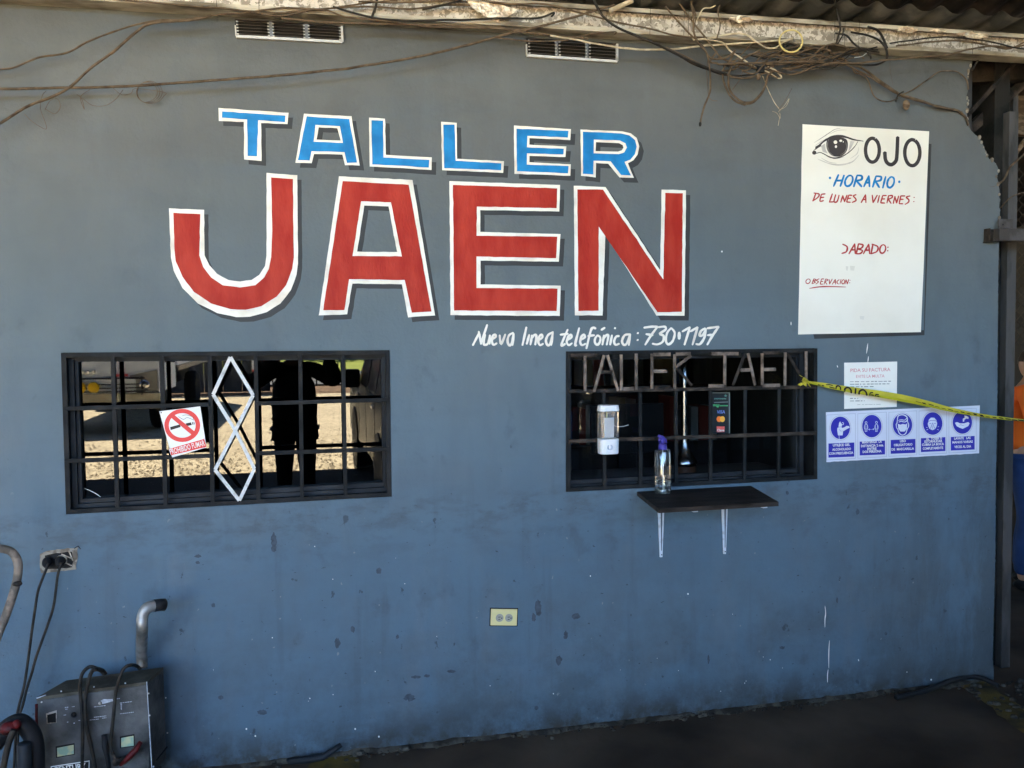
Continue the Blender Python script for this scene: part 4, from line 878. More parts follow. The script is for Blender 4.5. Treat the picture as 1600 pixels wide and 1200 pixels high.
# paper notices
pn = thing('paper_notice', 'small white typed notice with pink heading behind the yellow tape', 'notice', W(1360,638,-.002))
N7 = Z(7.057, 1280, 550)
mb = MB(); flat(mb, N7([(275,118),(860,105),(855,605),(275,628)]), -.0020); mb.build('paper_sheet', MT['paper'], pn)
mb = MB(); words(mb, 'PIDA SU FACTURA', N7([(345,222)])[0], N7([(785,210)])[0], 5.4, -.0026, .008); words(mb, 'EVITE LA MULTA', N7([(408,286)])[0], N7([(720,279)])[0], 4.6, -.0026, .004); mb.build('heading', MT['inkp'], pn)
mb = MB()
for y, x0, x1 in ((328,340,790),(356,340,790),(384,340,610),(476,600,785),(500,700,785),(512,340,430),(540,340,500),(581,420,690)):
    x = x0
    while x < x1:
        l = random.uniform(14, 50); e_ = min(x+l, x1); yy = y-(x-340)*.012; hgt = random.uniform(7, 11) if y != 581 else 4
        flat(mb, N7([(x, yy-hgt/2), (e_, yy-hgt/2-.4), (e_, yy+hgt/2-.4), (x, yy+hgt/2)]), -.0026); x = e_+random.uniform(6, 18)
mb.build('small_print', MT['ink'], pn, kind='stuff')
mb = MB()
for y, x0, x1 in ((420,400,550),(440,560,770)):
    x = x0
    while x < x1:
        e_ = min(x+random.uniform(14,40), x1); flat(mb, N7([(x, y-3),(e_, y-3),(e_, y+3),(x, y+3)]), -.0026); x = e_+9
mb.build('pale_print', MT['inkpp'], pn, kind='stuff')

sp = thing('safety_poster', 'long white strip of five round blue hygiene pictograms', 'poster', W(1410,720,-.002))
S7 = Z(4.706, 1260, 540)
mb = MB(); 
tops = [(143+(1275-143)*i/40, 490-50*i/40) for i in range(41)]; bots = [(147+(1270-147)*i/40, 857-65*i/40+noise.noise(Vector((i*.7,0,0)))*4) for i in range(41)]
vs = []; 
for i in range(41): vs += [W(*S7([tops[i]])[0], -.003-.0012*abs(noise.noise(Vector((i*.35,1,0))))), W(*S7([bots[i]])[0], -.003-.0014*abs(noise.noise(Vector((i*.3,5,0)))))]
mb.add(vs, [(2*i, 2*i+1, 2*i+3, 2*i+2) for i in range(40)]); mb.build('poster_sheet', MT['sheet'], sp)
yN, yWt = -.0058, -.0066
cen = [(250,605),(481,592),(707,583),(929,573),(1147,565)]
pan = [(147,362),(377,590),(605,813),(827,1033),(1047,1250)]
box_ = [(162,352,716,818),(392,578,702,802),(620,802,690,790),(842,1022,677,777),(1062,1237,668,766)]
TX = [['UTILICE GEL','ALCOHOLADO','CON FRECUENCIA'],['MANTENGA  LA','DISTANCIA 2 mts.','ENTRE','DOS PERSONA'],['USO','OBLIGATORIO','DE  MASCARILLA'],['AL  TOSER O','ESTORNUDAR','CUBRA LA BOCA','COMPLETAMENTE'],['LAVATE   LAS','MANOS VARIAS','VECES AL DIA']]
YS = [[(742,195,322),(773,190,328),(803,166,345)],[(720,410,555),(747,402,568),(768,448,516),(790,414,553)],[(711,688,732),(740,643,780),(772,626,792)],[(694,880,998),(715,868,1000),(738,850,1012),(766,856,1006)],[(691,1087,1208),(720,1074,1224),(754,1088,1212)]]
nav = []
for i, (cx, cy_) in enumerate(cen):
    m1 = MB(); flat(m1, S7(disc(cx, cy_, 71, 83, 32)), yN); nav.append(m1.build('pictogram_disc', MT['navy'], sp, label=['hand gel pictogram','two metre distance pictogram','face mask pictogram','covered cough pictogram','hand washing pictogram'][i]))
    m1 = MB(); flat(m1, S7(disc(cx, cy_, 79, 92, 36)), yN, [S7(disc(cx, cy_, 76.5, 89.5, 36))]); m1.build('disc_ring', MT['line'], nav[-1])
    x0, x1 = pan[i]; t_ = lambda x: 490-(x-143)*.0442; b_ = lambda x: 857-(x-147)*.058
    P0 = [(x0, t_(x0)+20),(x1, t_(x1)+18),(x1, b_(x1)-14),(x0, b_(x0)-14)]
    P2 = [(x0+2.2, t_(x0)+22.2),(x1-2.2, t_(x1)+20.2),(x1-2.2, b_(x1)-16.2),(x0+2.2, b_(x0)-16.2)]
    m1 = MB(); flat(m1, S7(P0), yN, [S7(P2)]); m1.build('panel_border', MT['line'], sp)
    a, b, y0, y1 = box_[i]; m1 = MB(); flat(m1, S7([(a, y0+4),(b, y0-4),(b, y1-2),(a, y1+6)]), yN); cb = m1.build('caption_box', MT['navy'], sp)
    for tx, (y, xa_, xb_) in zip(TX[i], YS[i]): m1 = MB(); words(m1, tx, S7([(xa_, y)])[0], S7([(xb_, y-(xb_-xa_)*.045)])[0], 3.6, yWt, .035); m1.build('caption_line', MT['swhite'], cb)
wht = MB(); lin = None
# pictograms
def wp(pts): flat(wht, S7(pts), yWt)
def ws(pts, w_=5): stroke(wht, S7(pts), w_/4.706, yWt)
wp([(238,600),(228,606),(226,620),(232,660),(266,660),(270,630),(300,612),(318,604),(314,592),(296,590),(280,600),(262,606),(258,598)]); wp([(240,570),(248,556),(254,570),(262,576),(260,596),(236,598)]); ws([(262,565),(272,568),(272,580),(262,582)]); ws([(240,660),(242,700),(241,745)], 4)
for cx in (439,515):
    flat(wht, S7(disc(cx, 567-(cx-439)*.03, 9, 10, 14)), yWt, [S7(disc(cx, 567-(cx-439)*.03, 5, 6, 14))])
    ws([(cx-9,582),(cx-13,600),(cx-11,615)], 3.5); ws([(cx+9,582),(cx+13,600),(cx+11,615)], 3.5); ws([(cx-7,582),(cx-7,632)], 3.5); ws([(cx+7,582),(cx+7,632)], 3.5); ws([(cx,608),(cx,632)], 3); ws([(cx-8,580),(cx+8,580)], 3.5); ws([(cx-7,633),(cx+7,632)], 3)
wp([(455,617),(465,610),(465,624)]); wp([(500,614),(490,608),(490,622)]); ws([(470,617),(478,617)], 3); ws([(482,616),(488,616)], 3)
wp([(672,575),(690,582),(708,576),(728,580),(742,572),(738,612),(722,632),(692,632),(676,612)]); ws([(668,548),(666,570),(660,580),(664,604),(672,616),(684,645),(707,658),(730,645),(742,612),(750,598),(752,578),(746,566),(742,545)], 7)
ws([(668,550),(674,520),(692,510),(716,510),(738,524),(742,545),(735,556),(718,562),(700,556),(680,562)], 8); ws([(676,550),(700,545),(722,548),(740,530)], 5)
wp([(897,560),(892,575),(896,592),(905,612),(928,622),(948,612),(958,592),(962,572),(956,548),(940,530),(915,530),(900,545)]); 
for s_ in ([(882,600),(890,604)],[(884,620),(894,616)],[(966,598),(974,594)],[(962,616),(972,620)]): ws(s_, 4)
wp([(1092,568),(1108,562),(1130,572),(1160,572),(1190,562),(1200,572),(1190,592),(1165,604),(1150,612),(1128,604),(1105,592)]); wp([(1150,538),(1165,528),(1160,514),(1178,516),(1192,526),(1192,540),(1176,536),(1162,546),(1160,558),(1150,560)])
wht.build('pictogram_figures', MT['sheet'], sp, kind='stuff')
det = MB()
def dn(pts, w_=3): stroke(det, S7(pts), w_/4.706, yWt-.0008)
dn([(900,560),(910,552),(948,552),(958,560)]); dn([(928,568),(916,600),(910,612)]); dn([(928,568),(940,600),(946,612)]); dn([(904,572),(918,574)]); dn([(938,574),(952,572)]); dn([(928,588),(928,616)],2); dn([(1120,590),(1135,582),(1148,588),(1160,586)],2); dn([(684,560),(700,566),(730,560)],2); dn([(240,612),(252,628),(272,626)],2)
det.build('navy_line_print', MT['navy'], sp, kind='stuff')

# ------------------------------------------------------------------ outlets
ot = thing('wall_outlet', 'cream double power outlet low in the middle of the wall', 'outlet', W(786,965,0))
mb = MB(); p_ = [W(*q_, 0) for q_ in ((767,951),(808,951.5),(807,977),(766,976.5))]
mb.hexa([Vector((p.x,-.0005,p.z)) for p in p_]+[Vector((p.x,-.006,p.z)) for p in p_]); mb.build('cover_plate', MT['cream'], ot, bevel=.0015)
mb = MB(); mb.hexa([W(x, y, 0)+Vector((0,-.0003,0)) for x, y in ((765.5,949.5),(809.5,950),(808.5,978.5),(764.5,978))]+[W(x, y, 0)+Vector((0,-.002,0)) for x, y in ((765.5,949.5),(809.5,950),(808.5,978.5),(764.5,978))]); mb.build('gap', MT['dark'], ot)
for x in (780,794.5):
    p = W(x, 964.5, 0); mb = MB(); mb.lathe([(.0165,0),(.0165,.003),(.015,.0045)], (p.x,-.006,p.z), 20, axis=(0,-1,0)); so_ = mb.build('socket', MT['grey'], ot)
    mb = MB(); mb.box((p.x-.006,-.0112,p.z+.003),(p.x+.004,-.0106,p.z+.0055)); mb.box((p.x-.006,-.0112,p.z-.0065),(p.x+.003,-.0106,p.z-.004)); mb.lathe([(.0028,0),(.0028,.0006)], (p.x+.0085,-.0106,p.z-.001), 8, axis=(0,-1,0)); mb.build('slot', MT['dark'], so_)
o2_ = thing('broken_wall_socket', 'broken open socket box with two plugs near the left edge', 'socket', W(92,873,0))
mb = MB(); o_ = wobble([(62,866),(72,861),(90,858),(110,857),(122,855),(121,872),(119,890),(95,892),(64,895),(62,880)], 1.0, 5); h_ = wobble([(70,868),(88,864),(112,862),(114,878),(112,886),(90,889),(72,889)], 1.0, 5)
flat(mb, o_, -.004, [h_]); mb.build('plaster_collar', MT['raw'], o2_)
mb = MB(); flat(mb, h_, -.0015); mb.build('open_box', MT['dark'], o2_)
mb = MB()
for q_ in (((108,862),(114,876)),((96,866),(111,872)),((100,878),(112,884))): mb.bar(W(*q_[0], -.008), W(*q_[1], -.008), .004, .003)
mb.build('exposed_contact', MT['galv'], o2_)
mb = MB(); mb.tube([W(*p, y) for p, y in (((116,857),-.004),((122,853),-.01),((126,858),-.012))], .0015, 6); mb.build('loose_wire', MT['cabled'], o2_)
for i, ((x, y), pts) in enumerate((((76,876), [(76,880),(70,895),(64,910),(59,925),(55,950),(50,985),(46,1015),(42,1045),(38,1070),(33,1090),(28,1110),(25,1130),(22,1200)]), ((96,874), [(96,879),(90,900),(87,925),(83,950),(75,975),(66,1000),(57,1025),(50,1050),(42,1075),(36,1100),(30,1120),(28,1150),(27,1210)]))):
    pl = thing('power_cord', ('left' if i == 0 else 'right')+' black cord of the pair hanging from the broken socket', 'cord', W(x, y, 0))
    p = W(x, y, 0); mb = MB(); mb.lathe([(.018,0),(.019,.006),(.016,.022),(.008,.034),(.005,.04)], (p.x,-.006,p.z), 16, axis=(0,-1,-.3)); mb.build('plug', MT['rubber'], pl, smooth=True)
    if i == 1: mb = MB(); mb.lathe([(.0195,0),(.0195,.006)], (p.x+.002,-.005,p.z), 16, axis=(0,-1,-.3)); mb.build('plug_face', MT['grey'], pl)
    n = len(pts); P_ = smooth_pts([W(a_, b_, -.045-.10*(k/(n-1))) for k, (a_, b_) in enumerate(pts)], 5)
    mb = MB(); mb.tube(P_, .0048, 8); mb.build('cord', MT['cabled'], pl, smooth=True)

# ------------------------------------------------------------------ vents
def vent(q, label):
    v = thing('air_vent', label, 'vent', W(*q[3], 0))
    pt = lambda u, w_, y: W(q[0][0]*(1-u)*(1-w_)+q[1][0]*u*(1-w_)+q[2][0]*u*w_+q[3][0]*(1-u)*w_, q[0][1]*(1-u)*(1-w_)+q[1][1]*u*(1-w_)+q[2][1]*u*w_+q[3][1]*(1-u)*w_, y)
    mb = MB(); flat(mb, [(q[i][0], q[i][1]) for i in range(4)], -.003); mb.build('vent_backing', MT['dark'], v)
    for a, b, w_, mm in ((pt(0,1,-.010), pt(1,1,-.010), .010, 'vent'), (pt(0,.35,-.010), pt(0,.96,-.010), .0045, 'vent'), (pt(1,0,-.010), pt(1,.96,-.010), .008, 'vent'), (pt(0,0,-.006), pt(1,0,-.006), .004, 'rustd')):
        mb = MB(); mb.bar(a, b, w_, .012); mb.build('frame_rail', MT[mm], v)
    for u in (1/3, 2/3):
        mb = MB(); mb.bar(pt(u,.02,-.008), pt(u,.93,-.008), .011, .01); mb.build('divider', bpy.data.materials.get('grey_divider') or mat('grey_divider', (.16,.16,.16), .4, .5), v)
    for b in range(3):
        for k in range(5):
            w_ = .08+k*.185; u0 = b/3+.022; u1 = (b+1)/3-.022
            a, b2, = pt(u0, w_, -.006), pt(u1, w_, -.006); mb = MB()
            dn_ = Vector((0, -.016, -.007)); th = Vector((0, .0002, .0012))
            mb.hexa([a, b2, b2+dn_, a+dn_, a+th, b2+th, b2+dn_+th, a+dn_+th]); sl_ = mb.build('louvre', mat('dark_louvre', (.16,.13,.11), .35, .6) if 'dark_louvre' not in bpy.data.materials else bpy.data.materials['dark_louvre'], v)
            for e_ in (a, b2): mb = MB(); mb.box(e_+dn_+Vector((-.0035,-.002,-.001)), e_+dn_+Vector((.0035,.003,.0025))); mb.build('louvre_tip', MT['vent'], sl_)
vent([(367,31),(534,41),(535,66),(369,57)], 'left louvred aluminium vent tucked under the roof beam')
vent([(822,60),(964,69),(964,96.5),(823,87)], 'right louvred aluminium vent under the roof beam above the painted letters')

# ------------------------------------------------------------------ roof beam, corrugated sheets
gA = W(200, 9, -.05); gB = W(1520, 88, -.05); gd = (gB-gA)/(gB.x-gA.x)
def gp(x, y, dz): p = gA+gd*(x-gA.x); return Vector((x, y, p.z+dz))
hw_ = (W(1100,30,-.05).z-W(1100,66,-.05).z)
rb_ = thing('roof_beam', 'galvanised steel beam along the top of the wall', 'beam', (1, -.05, 2.9))
x0, x1 = -2.5, 3.75
def strip_(y0, y1, z0, z1, name, m):
    mb = MB(); mb.hexa([gp(x0,y0,z0), gp(x1,y0,z0), gp(x1,y1,z0), gp(x0,y1,z0), gp(x0,y0,z1), gp(x1,y0,z1), gp(x1,y1,z1), gp(x0,y1,z1)]); mb.build(name, m, rb_, bevel=.0015)
strip_(-.045, -.041, .006, hw_, 'beam_web', MT['galv'])
strip_(-.085, -.0015, -.002, .004, 'bottom_flange', MT['galvlip']); strip_(-.086, -.082, .0045, .016, 'bottom_lip', MT['galvlip'])
strip_(-.085, -.0015, hw_+.001, hw_+.006, 'top_flange', MT['galvlip']); strip_(-.086, -.082, hw_-.012, hw_+.0, 'top_lip', MT['galvlip'])
mb = MB()
for x in (-.35,-.2,1.35,1.5,1.52,2.2,2.25,2.32,2.9): mb.tube([gp(x,-.088,-.004), gp(x+.002,-.09,hw_+.008)], .0009, 5)
mb.build('binding_wire', MT['cabled'], rb_, kind='stuff')
def corr(x0, x1, y0, y1, z0, z1, pitch, amp, name, m, par, ph=0, jag=0):
    nx = int((x1-x0)/pitch*10); ny = 3; mb = MB(); vs = []
    for j in range(ny+1):
        v = j/ny
        for i in range(nx+1):
            x = x0+(x1-x0)*i/nx; tt = ((x/pitch+ph) % 1); h = amp*(.5+.5*math.cos(2*math.pi*tt))**1.6
            y = y0+(y1-y0)*v
            if j == ny and jag: y += jag*noise.noise(Vector((x*9, 0, 0)))
            vs.append(Vector((x, y, z0+(z1-z0)*v+h+(gd.z*(x-gA.x)))))
    for j in range(ny):
        for i in range(nx): a = j*(nx+1)+i; mb.f.append((a, a+1, a+nx+2, a+nx+1))
    n = len(vs); mb.v = vs+[v+Vector((0,0,.0012)) for v in vs]; mb.f += [tuple(n+i for i in f[::-1]) for f in mb.f]
    return mb.build(name, m, par, smooth=True)
ztop = gA.z+hw_+.008
rf = thing('corrugated_roof', 'dark corrugated metal roof reaching out over the yard from the wall', 'roof', (0, -4, 3))
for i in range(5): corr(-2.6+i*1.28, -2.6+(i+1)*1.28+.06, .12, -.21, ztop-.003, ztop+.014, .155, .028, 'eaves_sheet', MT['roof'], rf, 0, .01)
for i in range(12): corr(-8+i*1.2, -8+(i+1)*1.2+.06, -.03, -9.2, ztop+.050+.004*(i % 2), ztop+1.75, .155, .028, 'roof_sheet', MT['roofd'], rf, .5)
mb = MB(); mb.box((-9, .06, ztop+.10), (9.5, 12, ztop+.13)); mb.build('rear_sheet', MT['roofd'], rf)
for y in (-1.5, -3.4, -5.4, -8.4):
    mb = MB(); z_ = ztop+.05+(1.70)*(-y/8.67)-.03; mb.bar((-8, y, z_), (7, y, z_), .05, .08, Vector((0,0,1))); mb.build('purlin', MT['rustd'], rf)
mb = MB()
for k in range(26):
    pass
# crumpled foil pieces stuck along the top flange
for i, (x, y, w_, h_) in enumerate(((1158,30,26,7),(1418,46,24,8),(1520,55,40,8),(1465,48,20,4))):
    mb = MB(); c_ = W(x, y, -.095); k = 3.45/F
    vs = []; nx, nz_ = 14, 5
    for j in range(nz_):
        for q_ in range(nx):
            u = q_/(nx-1)-.5; v = j/(nz_-1)-.5; e_ = 1-abs(u)*1.4
            vs.append(c_+Vector((u*w_*k*1.6, .012*noise.noise(Vector((u*9, v*9, i*7))), v*h_*k*1.5*max(.15, e_)+.004*noise.noise(Vector((u*14, v*7, i))))))
    fs = [(j*nx+q_, j*nx+q_+1, (j+1)*nx+q_+1, (j+1)*nx+q_) for j in range(nz_-1) for q_ in range(nx-1)]
    mb.add(vs, fs); mb.build('foil_scrap', MT['foam'], label=['crumpled foil scrap on the beam directly above the yellow cable ring','crumpled foil scrap on the beam above the eye panel','large crumpled foil scrap at the right end of the beam','thin foil scrap between two larger ones on the beam'][i], cat='foil')
mb = MB(); vs = []   # crumpled flap hanging over the beam left of centre
fp = [(728,0),(770,5),(808,14),(800,22),(778,34),(760,26),(738,12)]
flat(mb, wobble(fp, .8, 5), -.10); mb.build('foil_scrap', MT['foam'], label='folded brown foil flap hanging over the middle of the beam', cat='foil')

# ------------------------------------------------------------------ cables
TG = 'loose cables tangled under the roof beam'
def cable(pts, r_=.004, m='cable', y0=-.11, y1=None, label=None, group=None, k=7, sag=.012, name='cable', cat='cable'):
    y1 = y0 if y1 is None else y1; n = len(pts)
    P_ = [W(a, b, y0+(y1-y0)*i/(n-1)+noise.noise(Vector((a*.03, b*.03, r_*900)))*sag) for i, (a, b) in enumerate(pts)]
    P_ = smooth_pts(P_, k)
    P_ = [p+Vector((noise.noise(p*14), noise.noise(p*14+Vector((5,5,5))), noise.noise(p*14+Vector((9,1,3)))))*.0022 for p in P_]
    mb = MB(); mb.tube(P_, [r_*.82*(1+.12*noise.noise(p*30)) for p in P_], 7)
    if not label:
        xm = sum(p_[0] for p_ in pts)/n; ym_ = sum(p_[1] for p_ in pts)/n
        label_ = ('thin ' if r_ < .0034 else 'medium ' if r_ < .0044 else 'thick ')+{'cable': 'dusty brown', 'cabled': 'black', 'cablel': 'pale'}.get(m, 'grey')+' cable '+('along the beam left of the middle' if xm < 640 else 'along the beam between the two vents' if xm < 830 else 'over the beam above the right vent' if xm < 1010 else 'at the left end of the tangle' if xm < 1125 else 'in the tangle under the yellow ring' if xm < 1220 else 'at the right half of the tangle' if xm < 1320 else 'beside the black loops at the right end of the beam')
        if ym_ < 50 and xm > 1010: label_ = label_.replace('in the tangle', 'above the tangle')
    else: label_ = label
    o = mb.build(name, MT[m], smooth=True, label=label_, cat=cat, group=group or (None if label else TG))
    return o
cable([(-60,140),(0,139),(100,137),(200,135),(300,128),(420,119),(540,107),(640,91),(720,73),(785,55),(860,37),(935,15),(960,8)], .0058, 'cable', -.07, -.12, 'long straight brown cable sagging across the upper left of the wall')
mb = MB(); mb.tube([W(953,17,-.125), W(988,1,-.13)], .010, 10); mb.build('cable_sleeve', MT['cablel'], label='short cream sleeve on the long cable at the beam', cat='sleeve')
cable([(-40,112),(0,108),(25,104),(60,90),(105,82),(140,64),(200,42),(240,33),(290,30),(330,25)], .0042, 'cable', -.05, -.09, 'upper thin brown cable rising from the left edge to the beam')
cable([(-40,212),(0,193),(40,168),(100,142),(140,108),(180,78),(215,48),(240,36),(300,31),(330,24)], .0058, 'cable', -.08, -.10, 'steep brown cable crossing the long one near the left edge')
cable([(38,178),(50,190),(65,200),(72,201),(70,190),(63,170),(66,150),(72,142)], .0010, 'cable', -.02, None, 'fine wire hanging in a hook by the left edge')
cable([(70,170),(85,178),(94,168),(90,155),(78,158),(70,172)], .0010, 'cable', -.02, None, 'fine curled wire beside the steep cable')
cable([(120,148),(128,155),(132,171),(126,152),(140,140)], .0012, 'cable', -.02, None, 'short fine wire stub pointing down under the long cable')
cable([(128,153),(145,165),(165,165),(180,155),(192,140)], .0010, 'cable', -.02, None, 'fine wire drooping between stub and coil')
cp = []
for k in range(60): a_ = k/60*2*math.pi*3.3; cp.append((236+(21-k*.08)*math.cos(a_)-k*.12, 144+(18-k*.05)*math.sin(a_)))
cable([(176,137),(190,148),(205,145),(212,138)]+cp, .0010, 'cable', -.025, None, 'small coil of fine wire hung on the long cable', k=3, sag=.004)
# along the beam
cable([(180,-2),(260,6),(340,12),(420,20),(480,16),(560,10),(640,14),(700,8),(760,10)], .0045, 'cable', -.095, None, 'brown cable running along the beam above the left vent')
cable([(330,24),(380,20),(440,12),(500,14),(560,6),(600,2),(660,-6)], .0038, 'cable', -.10, None)
cable([(440,28),(500,34),(560,36),(640,38),(720,40),(800,46),(870,56),(920,60)], .0055, 'cable', -.10, None)
cable([(380,16),(440,24),(500,14),(540,26),(580,30),(680,42),(760,44),(840,52)], .0040, 'cable', -.105, None)
cable([(520,10),(560,22),(600,30),(640,32),(720,31),(780,29),(840,28),(865,20),(862,26)], .0050, 'cabled', -.11, None, 'black cable clipped along the middle of the beam')
cable([(590,-5),(588,8),(582,24),(580,28)], .0060, 'cabled', -.10, None, 'short black cable end hanging over the beam left of centre')
cable([(660,15),(700,6),(730,-4)], .0050, 'cabled', -.12, None)
cable([(560,2),(620,4),(680,2),(740,-3)], .0045, 'cable', -.11, None)
cable([(740,-2),(800,6),(850,6),(900,18),(960,34),(1010,44),(1060,56),(1110,60)], .0045, 'cable', -.115, None, 'brown cable along the top right half of the beam')
cable([(768,58),(830,64),(880,63),(920,54),(960,50),(960,54)], .0035, 'cable', -.10, None)
cable([(860,56),(900,62),(940,70),(1000,77),(1060,76),(1120,70),(1180,66),(1240,62)], .0048, 'cablel', -.105, None, 'pale cable under the beam passing beneath the right vent')
cable([(925,-4),(942,25),(963,42),(990,54),(1012,63),(1047,79),(1075,93),(1105,106),(1135,116)], .0062, 'cabled', -.13, None, 'thick black cable falling from the roof across the beam')
cable([(1040,74),(1070,88),(1100,103),(1130,115),(1160,122),(1185,118)], .0050, 'cable', -.12, None)
cable([(1045,76),(1080,98),(1110,110),(1128,116),(1150,118),(1180,116)], .0042, 'cabled', -.10, None)
cable([(1078,-4),(1083,20),(1084,48),(1092,68),(1104,82),(1108,100),(1110,130),(1109,145),(1101,165),(1096,182),(1094,195)], .0048, 'cable', -.14, None, 'brown cable hanging straight down left of the eye panel')
mb = MB(); p = W(1094,194,-.14); mb.sphere(p, (.006,.006,.010), 8, 6); mb.build('cable_end', MT['cabled'], label='taped dark tip of the straight hanging cable', cat='tape')
cable([(1040,10),(1060,35),(1085,60),(1100,75),(1108,88),(1118,92),(1135,90),(1148,80)], .0045, 'cable', -.13, None)
cable([(1055,-5),(1075,25),(1095,50),(1112,72),(1130,92),(1160,100),(1190,110),(1215,122)], .0042, 'cable', -.12, None)
cable([(1107,88),(1104,110),(1106,135),(1107,150),(1112,157),(1120,158)], .0014, 'cable', -.12, None)
cable([(1149,78),(1140,95),(1130,108),(1130,125),(1138,145),(1150,158),(1164,164)], .0052, 'cable', -.12, None, 'left strand of the big cable loop under the beam')
cable([(1143,104),(1138,120),(1140,140),(1152,154),(1163,160),(1178,158),(1190,146),(1196,132),(1200,118),(1208,112)], .0055, 'cable', -.125, None, 'right strand of the big cable loop under the beam')
cable([(1164,163),(1178,160),(1192,145),(1199,125),(1202,115)], .0040, 'cable', -.115, None)
cable([(1130,114),(1150,121),(1170,122),(1186,117),(1200,112)], .0042, 'cable', -.11, None)
cable([(1160,108),(1158,120),(1152,130),(1145,140)], .0016, 'cable', -.11, None)
cable([(1083,63),(1110,60),(1140,53),(1165,54),(1180,64),(1195,74),(1212,75),(1224,66),(1238,59)], .0050, 'cablel', -.125, None, 'cream cable arching over the beam to the yellow ring')
cable([(1096,62),(1128,66),(1140,78),(1160,92),(1180,105),(1200,112),(1215,122),(1221,120),(1212,110),(1200,104)], .0040, 'cablel', -.12, None)
ring = [(1236+18*math.cos(t), 64+17.5*math.sin(t)) for t in [k/16*2*math.pi for k in range(17)]]
cable(ring, .0045, 'yellowc', -.14, None, 'yellow cable ring hung on the beam', k=3, sag=.003)
cable([(1120,80),(1110,96),(1120,98),(1128,100),(1180,98),(1260,97),(1330,99),(1380,94),(1430,90),(1480,86),(1510,78),(1550,72),(1580,74),(1620,66)], .0048, 'cable', -.12, -.16, 'brown cable crossing right under the beam to the dark corner')
for k in range(34):
    xa = random.uniform(1105, 1270); ya = random.uniform(84, 112); xb = xa+random.uniform(50, 120); yb_ = random.uniform(70, 100)
    cable([(xa, ya), (xa+(xb-xa)*.3, ya+random.uniform(-10, 8)), (xa+(xb-xa)*.65, yb_+random.uniform(-6, 12)), (xb, yb_)], random.uniform(.002, .0052), 'cable' if k % 4 else 'cabled', -.09-random.random()*.05)
for k in range(7):
    cx_ = random.uniform(1150, 1330); cy2 = random.uniform(84, 98); rx = random.uniform(14, 34); a0 = random.random()*6
    cable([(cx_+rx*math.cos(a0+t*.6), cy2+rx*.42*math.sin(a0+t*.6)) for t in range(7)], random.uniform(.002, .004), 'cable', -.10-.03*random.random())
cable([(1225,104),(1235,108),(1255,104),(1275,98)], .0035, 'cable', -.11)
cable([(1285,72),(1310,72),(1335,80),(1350,92)], .0045, 'cable', -.11)
cable([(1295,82),(1330,100),(1350,108),(1385,133),(1410,148),(1440,158),(1470,168),(1495,172),(1508,182),(1513,196)], .0062, 'cable', -.07, -.012, 'thick twisted cable running down to the broken wall corner')
cable([(1300,86),(1335,108),(1360,120),(1388,138),(1415,152),(1445,161),(1480,169),(1503,175)], .0050, 'cable', -.065, -.015, 'second strand twisted with the thick cable to the corner')
cable([(1331,104),(1336,114),(1346,117),(1356,125),(1361,138),(1366,150),(1376,157),(1390,158),(1403,154)], .0034, 'cable', -.06, -.03, 'thin cable drooping below the thick one')
cable([(1405,150),(1430,138),(1455,120),(1470,112),(1490,111),(1503,117),(1511,127),(1513,140)], .0036, 'cable', -.045, -.015, 'thin cable arching up to the broken corner')
mb = MB(); p = W(1416,164,-.05); mb.sphere(p, (.016,.013,.024), 12, 8); mb.build('junction_lump', MT['woodl'], label='brown taped lump hanging from the thick twisted cable', cat='junction', smooth=True)
cable([(1400,158),(1404,148),(1412,143)], .0048, 'cabled', -.055, None, 'tiny dark tie around the thick cable')
cable([(1303,-6),(1308,20),(1313,42),(1310,56),(1305,72)], .0056, 'cabled', -.13, None, 'black cable dropping from the roof right of the yellow ring')
cable([(1318,44),(1316,56),(1308,70)], .0036, 'cabled', -.12)
cable([(1305,52),(1322,55),(1332,66),(1345,76),(1358,84),(1361,92)], .0050, 'cabled', -.12)
cable([(1330,50),(1352,54),(1372,62),(1382,72),(1386,84),(1384,94),(1370,101),(1350,102),(1330,99)], .0056, 'cabled', -.13, None, 'black cable making an open loop over the end of the beam')
cable([(1356,42),(1370,47),(1380,60),(1386,76)], .0066, 'cabled', -.125)
cable([(1390,68),(1430,62),(1480,58),(1540,64),(1590,75),(1630,80)], .0042, 'cabled', -.13, -.18, 'straight black cable along the right end of the beam')
cable([(1400,72),(1450,66),(1500,64),(1540,70),(1575,76),(1600,66)], .0046, 'cable', -.12, -.16)
cable([(1335,90),(1348,88),(1356,80)], .0020, 'strip', -.12, None, 'short white wire end at the black loop')
for k, pts in enumerate(([(1192,118),(1200,140),(1210,160),(1217,170)],[(1217,170),(1225,160),(1238,138)],[(1217,172),(1228,166),(1233,154),(1226,164),(1216,175)],[(1207,174),(1214,177),(1219,185),(1218,176)],[(1219,178),(1217,190),(1216,196)])):
    cable(pts, .0012 if k else .002, 'cablel' if k != 1 else 'cable', -.09, None, ['pale string hanging below the tangle','thin dark twig caught in the frayed string','frayed white plastic strand on the string','small knot of frayed strand','loose end below the frayed strand'][k], name='string', cat='string')
mb = MB(); mb.box(W(1184,112,-.13), W(1192,105,-.115)); mb.build('cable_connector', MT['dark'], label='small black connector in the tangle', cat='connector')
mb = MB(); p = W(1185,120,-.13); mb.sphere(p, (.010,.008,.014), 8, 6); mb.build('cable_connector', MT['woodl'], label='small brown connector just under the black one', cat='connector')
cable([(1395,132),(1390,100),(1394,90)], .0006, 'cable', -.03, None, 'hair thin thread above the eye panel')
cable([(1090,30),(1098,14),(1110,12),(1118,8)], .0032, 'cablel', -.13, None, 'short pale cable curl at the top of the beam')
cable([(1120,60),(1125,40),(1122,18),(1126,6)], .0034, 'cable', -.135)
cable([(1083,50),(1087,25),(1080,5)], .0032, 'cable', -.13)

